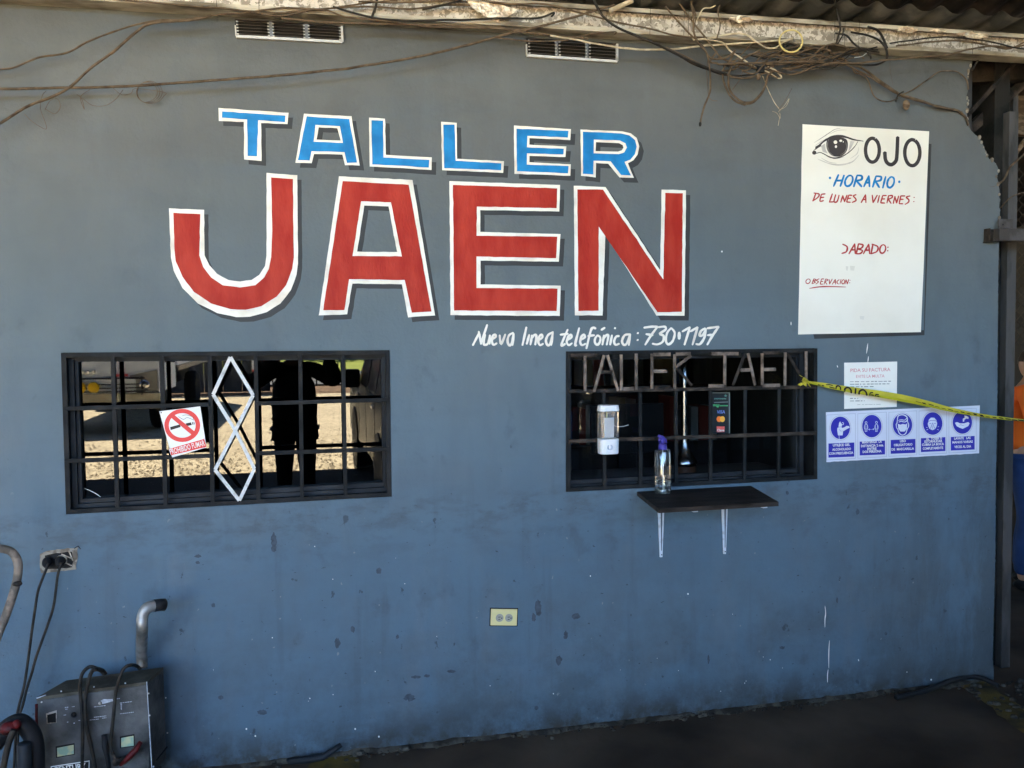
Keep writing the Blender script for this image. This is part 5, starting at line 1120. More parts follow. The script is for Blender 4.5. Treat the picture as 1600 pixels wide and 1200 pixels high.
# ------------------------------------------------------------------ battery charger, cart handle, clutter
zbt = None
bl = W(103,1063,-.14); zc = bl.z
fl2 = WZ(56.5,1090,zc); fr2 = WZ(229.5,1065,zc); br2 = WZ(255.5,1042,zc)
print('charger', bl, fl2, fr2, br2)
ch = thing('battery_charger', 'scuffed dark battery charger on a cart with chrome push handle', 'charger', ((fl2.x+fr2.x)/2, (bl.y+fl2.y)/2, 0))
top = [bl, fl2, fr2, br2]
mb = MB(); z1 = .10; mb.hexa([Vector((p.x, p.y, z1)) for p in top]+[Vector((p.x, p.y, zc-.012)) for p in top]); mb.build('case', MT['case'], ch, bevel=.003)
mb = MB(); mb.hexa([Vector((p.x, p.y, zc-.0115)) for p in top]+[Vector((p.x, p.y, zc)) for p in top]); mb.build('case_top', MT['casetop'], ch, bevel=.002)
ex_ = (fr2-fl2); Wc = ex_.length; ex_.normalize(); nf = Vector((ex_.y, -ex_.x, 0)).normalized()
if nf.y > 0: nf = -nf
# homography from photo pixels to the front face plane
def FP(px, py, d=0):
    v = ray(px, py); o = fl2+nf*(.001+d); t = (o-CAM).dot(nf)/v.dot(nf); return CAM+v*t
C8 = Z(5.926, 0, 1000); fpl = lambda x, y, d: FP(x, y, d)
def cflat(mb, pts, d): flat(mb, C8(pts), d, plane=fpl)
mb = MB()
cflat(mb, [(335,535),(425,505),(428,511),(340,545)], .001); cflat(mb, [(1355,385),(1362,384),(1410,1185),(1400,1185)], .001)
for q_ in ((600,622,632,8),(605,638,628,8),(590,692,612,8),(665,615,690,7),(620,756,636,9),(680,766,694,9),(727,742,742,7),(870,616,980,7),(985,552,1110,8),(1110,580,1220,7),(1110,680,1240,7),(830,738,915,7),(870,712,985,8),(945,720,985,8)):
    x0_, y_, x1_, h_ = q_; x = x0_
    while x < x1_: e_ = min(x+random.uniform(8,22), x1_); cflat(mb, [(x, y_-(x-x0_)*.12),(e_, y_-(e_-x0_)*.12),(e_, y_+h_-(e_-x0_)*.12),(x, y_+h_-(x-x0_)*.12)], .001); x = e_+4
cflat(mb, [(930,562),(960,548),(1040,548),(1050,565),(980,585),(950,592)], .0008)
cflat(mb, [(1115,590),(1130,588),(1128,650),(1118,640)], .001)
mb.build('front_print', mat('worn_white_print', (.42,.44,.48), .5, var=.25, scale=80), ch, kind='stuff')
mb = MB(); cflat(mb, [(425,680),(525,650),(525,765),(432,778)], .0008); mb.build('switch_frame', MT['galv'], ch)
mb = MB(); cflat(mb, [(437,695),(518,672),(518,762),(442,768)], .0015); mb.build('rocker_switch', MT['rubber'], ch)
mb = MB()
p = FP(*C8([(683,690)])[0]); mb.lathe([(.0095,0),(.0095,.004),(.004,.012)], p, 14, axis=nf); mb.build('selector_knob', MT['rubber'], ch)
mb = MB(); p = FP(*C8([(928,582)])[0]); mb.lathe([(.006,0),(.006,.003),(.002,.008)], p, 12, axis=nf); mb.build('rivet', MT['galv'], ch)
for (q_, i_) in (([(515,985),(690,955),(692,1062),(518,1092)], [(528,1000),(682,970),(684,1055),(530,1082)]), ([(1110,895),(1245,870),(1248,985),(1112,1003)], [(1122,908),(1236,886),(1238,978),(1122,994)])):
    mb = MB(); cflat(mb, q_, .0012); g_ = mb.build('gauge', MT['dark'], ch)
    mb = MB(); cflat(mb, i_, .002); mb.build('gauge_face', MT['gauge'], g_)
mb = MB(); cflat(mb, [(470,1170),(830,1115),(826,1240),(470,1290)], .001); np_ = mb.build('name_plate', MT['swhite'], ch)
mb = MB(); cflat(mb, [(478,1178),(822,1126),(818,1235),(478,1282)], .0015); mb.build('plate_field', MT['rubber'], np_)
mb = MB(); words(mb, 'CENTURY', C8([(500,1232)])[0], C8([(800,1190)])[0], 9, .002, .02, plane=fpl); mb.build('lettering', MT['swhite'], np_)
mb = MB()
for q_ in ((567,475),(870,434),(1160,400)): mb.sphere(WZ(*C8([q_])[0], zc+.002), .003, 8, 5)
for q_ in ((340,665),(1378,495),(1385,698),(345,875),(1422,1172),(385,575)): mb.sphere(FP(*C8([q_])[0]), .003, 8, 5)
mb.build('screws', MT['swhite'], ch, kind='stuff')
nside = Vector((br2.y-fr2.y, -(br2.x-fr2.x), 0)).normalized(); nside = nside if nside.x > 0 else -nside
def SP(px, py, d=0): v = ray(px, py); o = fr2+nside*(.001+d); return CAM+v*((o-CAM).dot(nside)/v.dot(nside))
mb = MB(); mb.tube([SP(*C8([(1450,1112)])[0]), SP(*C8([(1545,992)])[0])], .003, 6); mb.build('vent_slot', MT['rubber'], ch)
for q_ in ((1550,860),(1535,535)): 
    mb = MB(); mb.sphere(SP(*C8([q_])[0]), .0028, 8, 5); mb.build('side_screw', MT['swhite'], ch)
# cart base, wheels
mb = MB(); cxc = (fl2+br2)/2; mb.box((fl2.x+.02, fl2.y+.03, .06), (fr2.x, bl.y-.02, .098)); mb.build('cart_base', MT['rubber'], ch)
for x in (fl2.x+.01, fr2.x+.01):
    mb = MB(); mb.lathe([(.03,-.016),(.058,-.015),(.06,0),(.058,.015),(.03,.016)], (x, bl.y-.04, .05), 20, axis=(1,0,0)); mb.build('wheel', MT['tyre'], ch, smooth=True)
hyp = bl.y-.02
P_ = smooth_pts([WZ(222,1043,zc), WZ(222,1043,zc)+Vector((0,0,.06)), W(222,985,-.17), W(223,962,-.17), W(230,950,-.165), W(243,946,-.15)], 6)
mb = MB(); mb.tube(P_, .0205, 16); mb.build('push_handle', two_tone('worn_chrome', (.075,.068,.058), (.34,.33,.31), .42, .5, scale=16, lo=.3, hi=.6, bump=.1), ch, smooth=True)
mb = MB(); mb.tube([W(240,946.5,-.152), W(250,945,-.14), W(257,945,-.13)], .0225, 16); mb.build('handle_grip', MT['rubber'], ch, smooth=True)
def ctube(pts, r_, m, name, lb=None):
    mb = MB(); mb.tube(smooth_pts(pts, 6), r_, 8); mb.build(name, MT[m], ch, smooth=True, label=lb)
def FT(px, py, d=.03): return FP(px, py, d)
ctube([WZ(165,1053,zc+.01), WZ(160,1047,zc+.035), W(150,1044,-.28), FT(140,1042,.03), FT(129,1052,.035), FT(125,1070,.03), FT(126,1090,.02), FT(128,1110), FT(129,1150), FT(128,1215)], .0062, 'cabled', 'output_cable')
ctube([WZ(163,1054,zc+.01), WZ(158,1048,zc+.03), W(150,1046,-.30), FT(143,1050,.03), FT(138,1066,.03), FT(134,1085,.02), FT(133,1110), FT(136,1140), FT(142,1165), FT(152,1215)], .0070, 'cabled', 'output_cable')
ctube([WZ(219,1046,zc+.012), WZ(214,1041,zc+.03), FT(205,1039,.02), FT(194,1044,.03), FT(186,1062,.03), FT(181,1082,.02), FT(178,1110), FT(175,1140), FT(173,1165), FT(178,1182)], .0062, 'cabled', 'clamp_cable')
# clamps
mb = MB(); mb.tube([FT(163,1148,.03), FT(164,1165,.035), FT(168,1185,.035), FT(172,1215,.03)], [.010,.012,.009,.008], 8); mb.build('clamp_handle', MT['rubber'], ch, smooth=True)
mb = MB(); mb.tube([FT(220,1159,.03), FT(212,1172,.035), FT(198,1186,.035), FT(188,1195,.03)], [.008,.011,.010,.007], 8); mb.build('clamp_handle', MT['red2'], ch, smooth=True, label='red clamp handle')
mb = MB(); mb.tube([FT(176,1178,.03), FT(182,1188,.04), FT(190,1187,.04), FT(196,1182,.03)], .006, 8); mb.lathe([(.014,-.006),(.014,.006)], FT(182,1190,.035), 14, axis=nf); mb.build('clamp_jaw', MT['rustd'], ch, smooth=True)

hc = thing('cart_handle', 'bent rusty pipe handle at the left edge of the wall', 'handle', W(10,1010,-.35))
mb = MB(); mb.tube(smooth_pts([W(-60,862,-.40), W(-20,856,-.38), W(6,858,-.36), W(20,864,-.35), W(28,880,-.35), W(27,903,-.35), W(20,930,-.36), W(8,965,-.38), W(-6,1000,-.40), W(-30,1080,-.42)], 6), .0135, 14); mb.build('pipe', MT['pipe'], hc, smooth=True)
mb = MB(); mb.sphere(W(27,912,-.36), (.016,.012,.010), 10, 6); mb.build('weld_bead', MT['rustd'], hc)
# welding torch clutter at lower left
cl = thing('tool_bundle', 'dark heap of hoses and red valve beside the charger', 'tools', W(25,1180,-.35))
mb = MB(); q_ = lambda x, y, d=-.42: W(x, y, d)
mb.tube(smooth_pts([q_(-10,1165), q_(8,1140), q_(28,1128), q_(45,1140), q_(55,1165), q_(56,1215)], 5), [.028]*26, 10); mb.build('rubber_hose', MT['rubber'], cl, smooth=True)
mb = MB(); mb.sphere(q_(14,1138,-.46), (.030,.022,.022), 12, 8); mb.sphere(q_(26,1132,-.46), (.014,.014,.016), 10, 6); mb.build('red_valve', MT['red2'], cl, smooth=True)
mb = MB(); mb.lathe([(.020,0),(.022,.01),(.022,.11),(.019,.115)], q_(40,1215,-.46), 14); mb.build('steel_cap', MT['alu'], cl, smooth=True)
mb = MB(); mb.tube(smooth_pts([q_(22,1140,-.48), q_(14,1160,-.48), q_(8,1185,-.48), q_(2,1215,-.48)], 5), .010, 8); mb.build('thin_hose', MT['cabled'], cl, smooth=True)
mb = MB(); mb.tube(smooth_pts([q_(57,1100,-.30), q_(57,1150,-.32), q_(58,1215,-.32)], 5), .005, 8); mb.build('side_hose', MT['red2'], cl, smooth=True)
# scrap of bent metal on the floor
mb = MB(); mb.tube([W(449,1186,-.012), W(452,1190,-.02), W(478,1187,-.05), W(505,1183,-.06), W(518,1174,-.06), W(533,1164,-.05)], [.006,.012,.014,.013,.012,.010], 8); mb.build('bent_metal_scrap', MT['alu'], label='bent dark metal scrap lying at the foot of the wall', cat='scrap', smooth=True)
mb = MB(); mb.tube(smooth_pts([WZ(1400,1090,.01), WZ(1445,1080,.015), WZ(1480,1066,.02), WZ(1510,1058,.02), WZ(1535,1060,.015), WZ(1560,1072,.0)], 5), .012, 8); mb.build('floor_hose', MT['rubber'], label='black hose lying at the right foot of the wall', cat='hose', smooth=True)

# ------------------------------------------------------------------ right end: column, post, gate channel, mesh, back space
def vbar(px0, px1, y, dep, z0, z1, m, name, label=None, cat=None, par=None, pyref=600):
    a, b = W(px0, pyref, y).x, W(px1, pyref, y).x; mb = MB(); mb.box((a, y, z0), (b, y+dep, z1)); return mb.build(name, m, par, bevel=.002, label=label, cat=cat)
vbar(1548, 1571, .16, .16, -.01, 3.1, MT['column'], 'steel_column', 'black steel column just behind the right end of the wall', 'column')
vbar(1571, 1585, .12, .05, -.01, 2.75, MT['post'], 'gate_post', 'grey steel gate post right of the wall end', 'post')
gc = thing('gate_channel', 'dusty steel channel bar sticking out over the wall edge', 'bar', W(1580,378,-.02))
mb = MB(); a = W(1552,358,-.012); b = W(1552,377,-.012); mb.box((a.x, -.05, b.z), (W(1680,358,-.012).x, -.012, a.z)); mb.build('channel', MT['chan'], gc, bevel=.002)
mb = MB(); a = W(1538,358,-.01); b = W(1553,378,-.01); mb.box((a.x, -.045, b.z-.003), (b.x-.002, -.002, b.z)); mb.box((a.x, -.012, b.z), (b.x-.002, -.008, a.z)); mb.box((a.x, -.045, b.z), (a.x+.003, -.012, a.z)); mb.build('channel_end', MT['rustd'], gc)
mb = MB(); a = W(1556,343,-.012); b = W(1578,357,-.012); mb.box((a.x, -.03, b.z), (b.x, -.025, a.z)); mb.build('lug', MT['chan'], gc)
mb = MB(); mb.lathe([(.004,0),(.004,.001)], W(1567,351,-.032), 10, axis=(0,-1,0)); mb.build('bolt_hole', MT['dark'], gc)
mf = thing('mesh_fence', 'rusty diamond wire mesh behind the gate post', 'fence', (3.6, .5, 0))
mb = MB(); ym = .55; xa, xb = 3.35, 4.9; s_ = .055; z0_, z1_ = 1.60, 2.6
n = int((xb-xa+z1_-z0_)/s_)
for k in range(n):
    for sg in (1, -1):
        cst = xa-(z1_-z0_)+k*s_ if sg == 1 else xa+k*s_
        if sg == 1: p0 = (cst, z0_); p1 = (cst+(z1_-z0_), z1_)
        else: p0 = (cst, z0_); p1 = (cst-(z1_-z0_), z1_)
        # clip in x
        def cl_(p, q2):
            (ax, az), (bx_, bz) = p, q2
            if ax > bx_: ax, az, bx_, bz = bx_, bz, ax, az
            if bx_ < xa or ax > xb: return None
            m_ = (bz-az)/(bx_-ax)
            if ax < xa: az += m_*(xa-ax); ax = xa
            if bx_ > xb: bz += m_*(xb-bx_); bx_ = xb
            return (ax, az), (bx_, bz)
        r_ = cl_(p0, p1)
        if r_: mb.bar((r_[0][0], ym+.002*sg, r_[0][1]), (r_[1][0], ym+.002*sg, r_[1][1]), .003, .003)
mb.build('wire_mesh', MT['mesh'], mf, kind='stuff')
mb = MB(); a = W(1583, 180, .3).x; mb.box((a, .3, 2.0), (a+.03, .33, 3.0)); mb.build('side_rail', MT['post'], mf)
# timber and braces in the dark top corner
def plank(p0, p1, w_, d, label, m='woodl'):
    mb = MB(); mb.bar(p0, p1, w_, d); mb.build('timber_plank', MT[m], label=label, cat='plank')
mb = MB(); a, b = W(1500,185,.45), W(1553,210,.45); mb.box((a.x, .45, b.z), (b.x, .5, W(1553,160,.45).z)); mb.build('timber_board', MT['woodl'], label='pale dusty board behind the broken wall corner', cat='board')
mb = MB(); a, b = W(1586,190,.6), W(1640,212,.6); mb.box((a.x, .6, b.z), (b.x, .65, W(1600,150,.6).z)); mb.build('timber_board', MT['woodl'], label='dusty board behind the wire mesh at the right edge', cat='board')
plank(W(1500,215,.25), W(1640,92,.25), .05, .03, 'dark diagonal brace behind the broken corner', 'rustd')
plank(W(1510,182,.12), W(1620,60,.10), .018, .015, 'thin diagonal timber crossing the broken corner', 'rustd')
plank(W(1490,118,.2), W(1680,108,.2), .09, .06, 'dark roof timber above the gate post', 'roofd')
plank(W(1540,300,.30), W(1640,170,.05), .02, .012, 'thin branchlike stick right of the wall edge', 'woodl')
cable([(1513,196),(1540,286),(1566,283),(1578,262),(1600,242),(1640,215)], .006, 'cable', .01, None, 'cable curling round the wall edge above the gate channel')
cable([(1563,325),(1580,308),(1610,298)], .0035, 'cable', .02, None, 'thin cable at the wall edge above the gate channel')
cable([(1600,60),(1560,72),(1530,92),(1520,110)], .0050, 'cabled', -.02, None, 'dark cable dropping at the right end of the beam')
# back space
bk = thing('rear_bay', 'dim ochre rear bay seen past the gate post', 'room', (5, 8, 0))
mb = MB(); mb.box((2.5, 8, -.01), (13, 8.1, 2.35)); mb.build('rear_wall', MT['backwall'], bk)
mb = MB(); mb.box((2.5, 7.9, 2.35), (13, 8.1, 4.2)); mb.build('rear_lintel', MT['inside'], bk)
mb = MB(); mb.box((9.0, .3, -.01), (9.1, 8, 4)); mb.build('bay_side_light_block', MT['inside'], bk)  # unseen wall added to keep sunlight out of the rear bay
mb = MB(); mb.box((4.76, -.35, -.01), (9.1, -.25, 4)); mb.build('bay_front_light_block', MT['inside'], bk)  # closes the open front out of view, added to dim the bay
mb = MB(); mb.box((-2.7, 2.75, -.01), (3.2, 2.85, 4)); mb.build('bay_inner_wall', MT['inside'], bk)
mb = MB(); mb.box((-2.8, -.02, 3.05), (3.2, 2.8, 3.1)); mb.build('loft_board', MT['inside'], bk)
lp = thing('ceiling_lamp', 'small bright lamp in the rear bay at the right edge', 'lamp', W(1598,420,6.5))
em = bpy.data.materials.new('lamp_glow'); em.use_nodes = True; em.node_tree.nodes['Principled BSDF'].inputs['Emission Color'].default_value = (1,.9,.7,1); em.node_tree.nodes['Principled BSDF'].inputs['Emission Strength'].default_value = 2.0
P_ = W(1599,420,6.5); mb = MB(); mb.sphere(P_, (.10,.10,.05), 14, 8); mb.build('bulb', em, lp, smooth=True)
mb = MB(); mb.box(P_+Vector((-.1,-.1,.05)), P_+Vector((.1,.1,.08))); mb.build('fitting', MT['plas'], lp)
ld = bpy.data.lights.new('lamp', 'POINT'); ld.energy = 26; ld.color = (1,.8,.5); ld.shadow_soft_size = .1; lo_ = bpy.data.objects.new('lamp_light', ld); scene.collection.objects.link(lo_); lo_.parent = lp; lo_.location = (0, -.15, -.15)

# ------------------------------------------------------------------ people
def skinned(name, nodes, edges, root, m, par, sub=2, label=None):
    me = bpy.data.meshes.new(name); keys = list(nodes); idx = {k: i for i, k in enumerate(keys)}
    base = wloc(par)
    me.from_pydata([Vector(nodes[k][0])-base for k in keys], [(idx[a], idx[b]) for a, b in edges], [])
    o = bpy.data.objects.new(name, me); scene.collection.objects.link(o)
    sk = o.modifiers.new('s', 'SKIN'); sk.use_smooth_shade = True; sk.branch_smoothing = .3
    for k in keys:
        sv = me.skin_vertices[0].data[idx[k]]; r_ = nodes[k][1]; sv.radius = r_ if isinstance(r_, tuple) else (r_, r_); sv.use_root = (k == root)
    sb = o.modifiers.new('d', 'SUBSURF'); sb.levels = sub; sb.render_levels = sub
    dg = bpy.context.evaluated_depsgraph_get(); me2 = bpy.data.meshes.new_from_object(o.evaluated_get(dg)); bpy.data.objects.remove(o)
    me2.materials.append(m); me2.polygons.foreach_set('use_smooth', [True]*len(me2.polygons))
    n = bpy.data.objects.new(name, me2); scene.collection.objects.link(n); n.parent = par
    if label: n['label'] = label
    return n
def chain(prefix, pts, attach=None):
    nd = {}; ed = []; prev = attach
    for i, (p, r_) in enumerate(pts):
        k = prefix+str(i); nd[k] = (Vector(p), r_)
        if prev: ed.append((prev, k))
        prev = k
    return nd, ed
def hand(nodes, edges, wrist, d, side, pn, curl=.5):
    d = Vector(d).normalized(); pn = Vector(pn).normalized(); sd = d.cross(pn).normalized()*side
    p = Vector(nodes[wrist][0]); k0 = wrist+'palm'; nodes[k0] = (p+d*.05, (.028, .018)); edges.append((wrist, k0))
    for i, (off, ln) in enumerate(((-.028,.075),(-.009,.085),(.010,.080),(.028,.062))):
        b = p+d*.085+sd*off; c1 = b+(d*.8+pn*curl*.5).normalized()*ln*.5; c2 = c1+(d*.5+pn*curl*1.3).normalized()*ln*.5
        for j, (q2, r_) in enumerate(((b, .010), (c1, .009), (c2, .007))):
            kk = '%sf%d%d' % (wrist, i, j); nodes[kk] = (q2, r_); edges.append((k0 if j == 0 else '%sf%d%d' % (wrist, i, j-1), kk))
    t1 = p+d*.035-sd*.035; t2 = t1+(d-sd*.7+pn*.3).normalized()*.035; t3 = t2+(d+pn*.4).normalized()*.028
    for j, (q2, r_) in enumerate(((t1, .012), (t2, .010), (t3, .008))):
        kk = '%st%d' % (wrist, j); nodes[kk] = (q2, r_); edges.append((k0 if j == 0 else '%st%d' % (wrist, j-1), kk))
def head_mesh(c, fwd, m, par, hairm, s_=1.0):
    fwd = Vector(fwd).normalized(); up = Vector((0,0,1)); rt_ = fwd.cross(up).normalized()
    mb = MB(); mb.sphere((0,0,0), (.5,.5,.5), 28, 20); vs = []
    for v in mb.v:
        x, y, z_ = v*2
        wx = .076*(1-.20*max(0, -z_)-.05*max(0, z_)); wy = .096*(1-.08*max(0, -z_)); wz = .122
        p = Vector((x*wx, y*wy, z_*wz))
        if y > 0:
            p.y += .020*math.exp(-((x/.16)**2)-((z_+.12)/.2)**2)*1.1      # nose
            p.y -= .010*math.exp(-((abs(x)-.38)/.2)**2-((z_-.08)/.14)**2)  # eye sockets
            p.y += .006*math.exp(-((x/.3)**2)-((z_+.52)/.1)**2)            # lips
            p.y += .008*math.exp(-((x/.3)**2)-((z_+.85)/.16)**2)           # chin
        vs.append(Vector(c)+(rt_*p.x+fwd*p.y+up*p.z)*s_)
    h = MB(); h.add(vs, mb.f); ho = h.build('head', m, par, smooth=True)
    for sg in (-1, 1):
        e_ = MB(); e_.sphere(Vector(c)+(rt_*sg*.078+fwd*(-.008)-up*.005)*s_, (.010, .018, .030), 10, 8); e_.build('ear', m, ho, smooth=True)
        e_ = MB(); e_.sphere(Vector(c)+(rt_*sg*.030+fwd*.074+up*.010)*s_, (.012, .012, .008), 10, 8); e_.build('eye', MT['swhite'], ho, smooth=True)
    hm = MB(); hv = []; keep = []
    for v in mb.v:
        x, y, z_ = v*2; n_ = noise.noise(Vector((x*6, y*6, z_*6)))*.004
        hv.append(Vector(c)+(rt_*x*(.081+n_)+fwd*(y*(.101+n_)-.004)+up*(z_*(.126+n_)+.003))*s_)
    for f in mb.f:
        cz = sum(mb.v[i].z for i in f)/len(f)*2; cy3 = sum(mb.v[i].y for i in f)/len(f)*2
        if cz > .42+.35*cy3 and cz > -.35: keep.append(f)
    hm.add(hv, keep); hm.build('hair', hairm, ho, smooth=True)
    return ho

def person(base, fwd, H, label, cols, arms, legs_dx=.09, torso_w=.17, headfwd=None, coat=0):
    fwd = Vector(fwd).normalized(); up = Vector((0,0,1)); rt_ = fwd.cross(up).normalized(); b0 = Vector(base); k = H/1.72
    P = lambda x, y, z_: b0+rt_*x*k+fwd*y*k+up*z_*k
    t = thing('person', label, 'person', base)
    nd = {'pelvis': (P(0,0,.95), (.15*k,.11*k)), 'waist': (P(0,.0,1.10), (.135*k,.105*k)), 'chest': (P(0,.01,1.30), (torso_w*.95*k,.115*k)), 'neckb': (P(0,0,1.44), (.09*k,.07*k)), 'neck': (P(0,.015,1.50), .052*k), 'headb': (P(0,.03,1.57), .055*k)}
    ed = [('pelvis','waist'),('waist','chest'),('chest','neckb'),('neckb','neck'),('neck','headb')]
    for sg, nm in ((-1,'l'),(1,'r')):
        nd.update({nm+'hip': (P(sg*.09,0,.90), .095*k), nm+'knee': (P(sg*(legs_dx+.01),.02,.49), .06*k), nm+'calf': (P(sg*(legs_dx+.012),-.01,.34), .055*k), nm+'ank': (P(sg*(legs_dx+.015),-.02,.09), .04*k), nm+'toe': (P(sg*(legs_dx+.03),.13,.04), .035*k)})
        ed += [('pelvis',nm+'hip'),(nm+'hip',nm+'knee'),(nm+'knee',nm+'calf'),(nm+'calf',nm+'ank'),(nm+'ank',nm+'toe')]
        el, wr_ = arms[0 if sg < 0 else 1]
        nd.update({nm+'sho': (P(sg*.185,0,1.40), .062*k), nm+'elb': (P(*el), .043*k), nm+'wri': (P(*wr_), .029*k)})
        ed += [('neckb',nm+'sho'),(nm+'sho',nm+'elb'),(nm+'elb',nm+'wri')]
        dd = P(*wr_)-P(*el); hand(nd, ed, nm+'wri', dd, sg, fwd if abs(dd.normalized().dot(fwd)) < .8 else -up)
    skinned('body', nd, ed, 'pelvis', cols['skin'], t)
    # trousers and shirt follow the body slightly outside it
    g = 1.16
    tn = {q2: (nd[q2][0], tuple(v*g for v in nd[q2][1]) if isinstance(nd[q2][1], tuple) else nd[q2][1]*1.25) for q2 in ('pelvis','lhip','rhip','lknee','rknee','lcalf','rcalf','lank','rank')}
    for nm in 'lr': tn[nm+'ank'] = (tn[nm+'ank'][0]+up*.01, .062*k)
    skinned('trousers', tn, [('pelvis',s2+'hip') for s2 in 'lr']+[(s2+'hip',s2+'knee') for s2 in 'lr']+[(s2+'knee',s2+'calf') for s2 in 'lr']+[(s2+'calf',s2+'ank') for s2 in 'lr'], 'pelvis', cols['legs'], t)
    sn = {'pelvis': (nd['pelvis'][0]+up*.02, (.18*k,.14*k)), 'waist': (nd['waist'][0], (.165*k,.135*k)), 'chest': (nd['chest'][0], (torso_w*1.12*k,.14*k)), 'neckb': (nd['neckb'][0]-up*.01*k, (.10*k,.08*k))}
    se = [('pelvis','waist'),('waist','chest'),('chest','neckb')]
    if coat: sn['hem'] = (nd['pelvis'][0]-up*.06*k, (.215*k,.16*k)); sn['pelvis'] = (sn['pelvis'][0], (.205*k,.15*k)); sn['waist'] = (sn['waist'][0], (.20*k,.14*k)); se.append(('pelvis','hem'))
    for nm in 'lr':
        S_, E_, W_ = nd[nm+'sho'][0], nd[nm+'elb'][0], nd[nm+'wri'][0]
        sn[nm+'sho'] = (S_, .078*k)
        if cols.get('long'): sn[nm+'e'] = (E_, (.085 if coat else .062)*k); sn[nm+'w'] = (E_.lerp(W_, .9), .045*k); se += [('neckb',nm+'sho'),(nm+'sho',nm+'e'),(nm+'e',nm+'w')]
        else: sn[nm+'e'] = (S_.lerp(E_, .75), .068*k); se += [('neckb',nm+'sho'),(nm+'sho',nm+'e')]
    skinned('shirt', sn, se, 'pelvis', cols['top'], t)
    for sg in (-1, 1):
        mb = MB(); c_ = P(sg*(legs_dx+.025), .06, .05); mb.sphere((0,0,0), 1, 16, 10)
        hf = headfwd
        v2 = [c_+rt_*v.x*.05*k+fwd*v.y*.14*k+up*max(v.z, -.9)*.052*k for v in mb.v]; m2 = MB(); m2.add(v2, mb.f); m2.build('shoe', MT['rubber'], t, smooth=True)
    ho = head_mesh(P(0,.035,1.61), headfwd or fwd, cols['skin'], t, cols['hair'], k*.98)
    return t, P, ho

dark = dict(skin=MT['skin'], legs=MT['black'], top=MT['black'], hair=MT['hair'], long=True)
# the photographer stands behind the camera, facing the wall
ph_, PP, _h = person((-.24, -3.98, -.008), (0, 1, 0), 1.67, 'person in dark clothes photographing the wall, mirrored in the left window', dark,
       (((-.34,.12,1.30), (-.10,.34,1.56)), ((.37,.12,1.30), (.28,.36,1.56))), torso_w=.205, coat=1)
pt_ = thing('smartphone', 'black smartphone held up by the person photographing the wall', 'phone', (0, -3.5, EYE_Z))
mb = MB(); mb.box((-.075, -3.53, EYE_Z-.045), (.075, -3.521, EYE_Z+.03)); mb.build('phone_body', MT['lensm'], pt_, bevel=.003)
mb = MB(); mb.lathe([(.008,0),(.008,.003)], (.0, -3.521, EYE_Z), 12, axis=(0,1,0)); mb.build('camera_lens', MT['carglass'], pt_)
# worker in orange behind the gate post
wx = W(1606, 600, 1.25)
ocol = dict(skin=MT['skin'], legs=MT['jeans'], top=MT['orange'], hair=MT['hair'])
wk, PW, hw2 = person((wx.x+.0, 1.25, -.008), (.75, -.65, 0), 1.58, 'person in orange shirt, jeans and pale blue face mask behind the gate post', ocol,
       (((-.24,.06,1.12), (-.10,.24,1.02)), ((.24,.06,1.12), (.10,.24,1.00))))
fw = Vector((.75,-.65,0)).normalized(); rt2 = fw.cross(Vector((0,0,1))).normalized(); hc2 = PW(0,.035,1.61); kk = 1.58/1.72
mb = MB(); mb.sphere((0,0,0), 1, 20, 14); vs = [hc2+(rt2*v.x*.066+fw*(v.y*.055+.062)+Vector((0,0,v.z*.055-.052)))*kk for v in mb.v]; m2 = MB(); m2.add(vs, mb.f); mk = m2.build('face_mask', MT['maskm'], wk, smooth=True)
for sg in (-1, 1):
    for dz in (-.02, -.08):
        m2 = MB(); m2.tube(smooth_pts([hc2+rt2*sg*.060+fw*.07+Vector((0,0,dz)), hc2+rt2*sg*.080+fw*.03+Vector((0,0,dz*.6)), hc2+rt2*sg*.084-fw*.015+Vector((0,0,.008))], 4), .0016, 6); m2.build('ear_loop', MT['swhite'], mk)
m2 = MB()
for sg in (-1, 1): m2.tube([hc2+rt2*sg*.082-fw*.01+Vector((0,0,.014)), hc2+rt2*sg*.074+fw*.085+Vector((0,0,.018))], .0018, 6); m2.tube([hc2+rt2*(sg*.032+.022*math.cos(t*.7))+fw*.097+Vector((0,0,.008+.017*math.sin(t*.7))) for t in range(10)], .0016, 6)
m2.build('glasses', MT['rubber'], wk)

# ------------------------------------------------------------------ the yard behind the camera, mirrored in the glass
def wheel(c_, r_, w_, par, rim='galv'):
    mb = MB(); mb.lathe([(r_*.55,-w_/2),(r_*.93,-w_/2),(r_,-w_*.32),(r_,w_*.32),(r_*.93,w_/2),(r_*.55,w_/2)], c_, 28, axis=(1,0,0)); t_ = mb.build('wheel', MT['tyre'], par, smooth=True)
    mb = MB(); mb.lathe([(.02,-w_*.3),(r_*.5,-w_*.42),(r_*.56,-w_*.3),(r_*.56,w_*.3),(r_*.5,w_*.42),(.02,w_*.3)], c_, 24, axis=(1,0,0)); mb.build('rim', MT[rim], t_, smooth=True)
TX0, TX1, TY = -4.78, -2.66, -11.5
tk = thing('box_truck', 'white box truck with yellow fog lamps parked on the gravel, mirrored in the left window', 'truck', (-3.92, -14, -.03))
mb = MB(); ys = TY-.02
prof = [(ys,.66),(ys+.02,1.0),(ys-.02,1.25),(ys-.18,2.15),(ys-.30,2.30),(ys-1.6,2.32),(ys-1.65,.66)]
n = len(prof); vs = [Vector((TX0, y, z_)) for y, z_ in prof]+[Vector((TX1, y, z_)) for y, z_ in prof]
mb.add(vs, [tuple(range(n)), tuple(range(2*n-1, n-1, -1))]+[(i, (i+1) % n, n+(i+1) % n, n+i) for i in range(n)])
mb.build('cab', MT['truckw'], tk, bevel=.02)
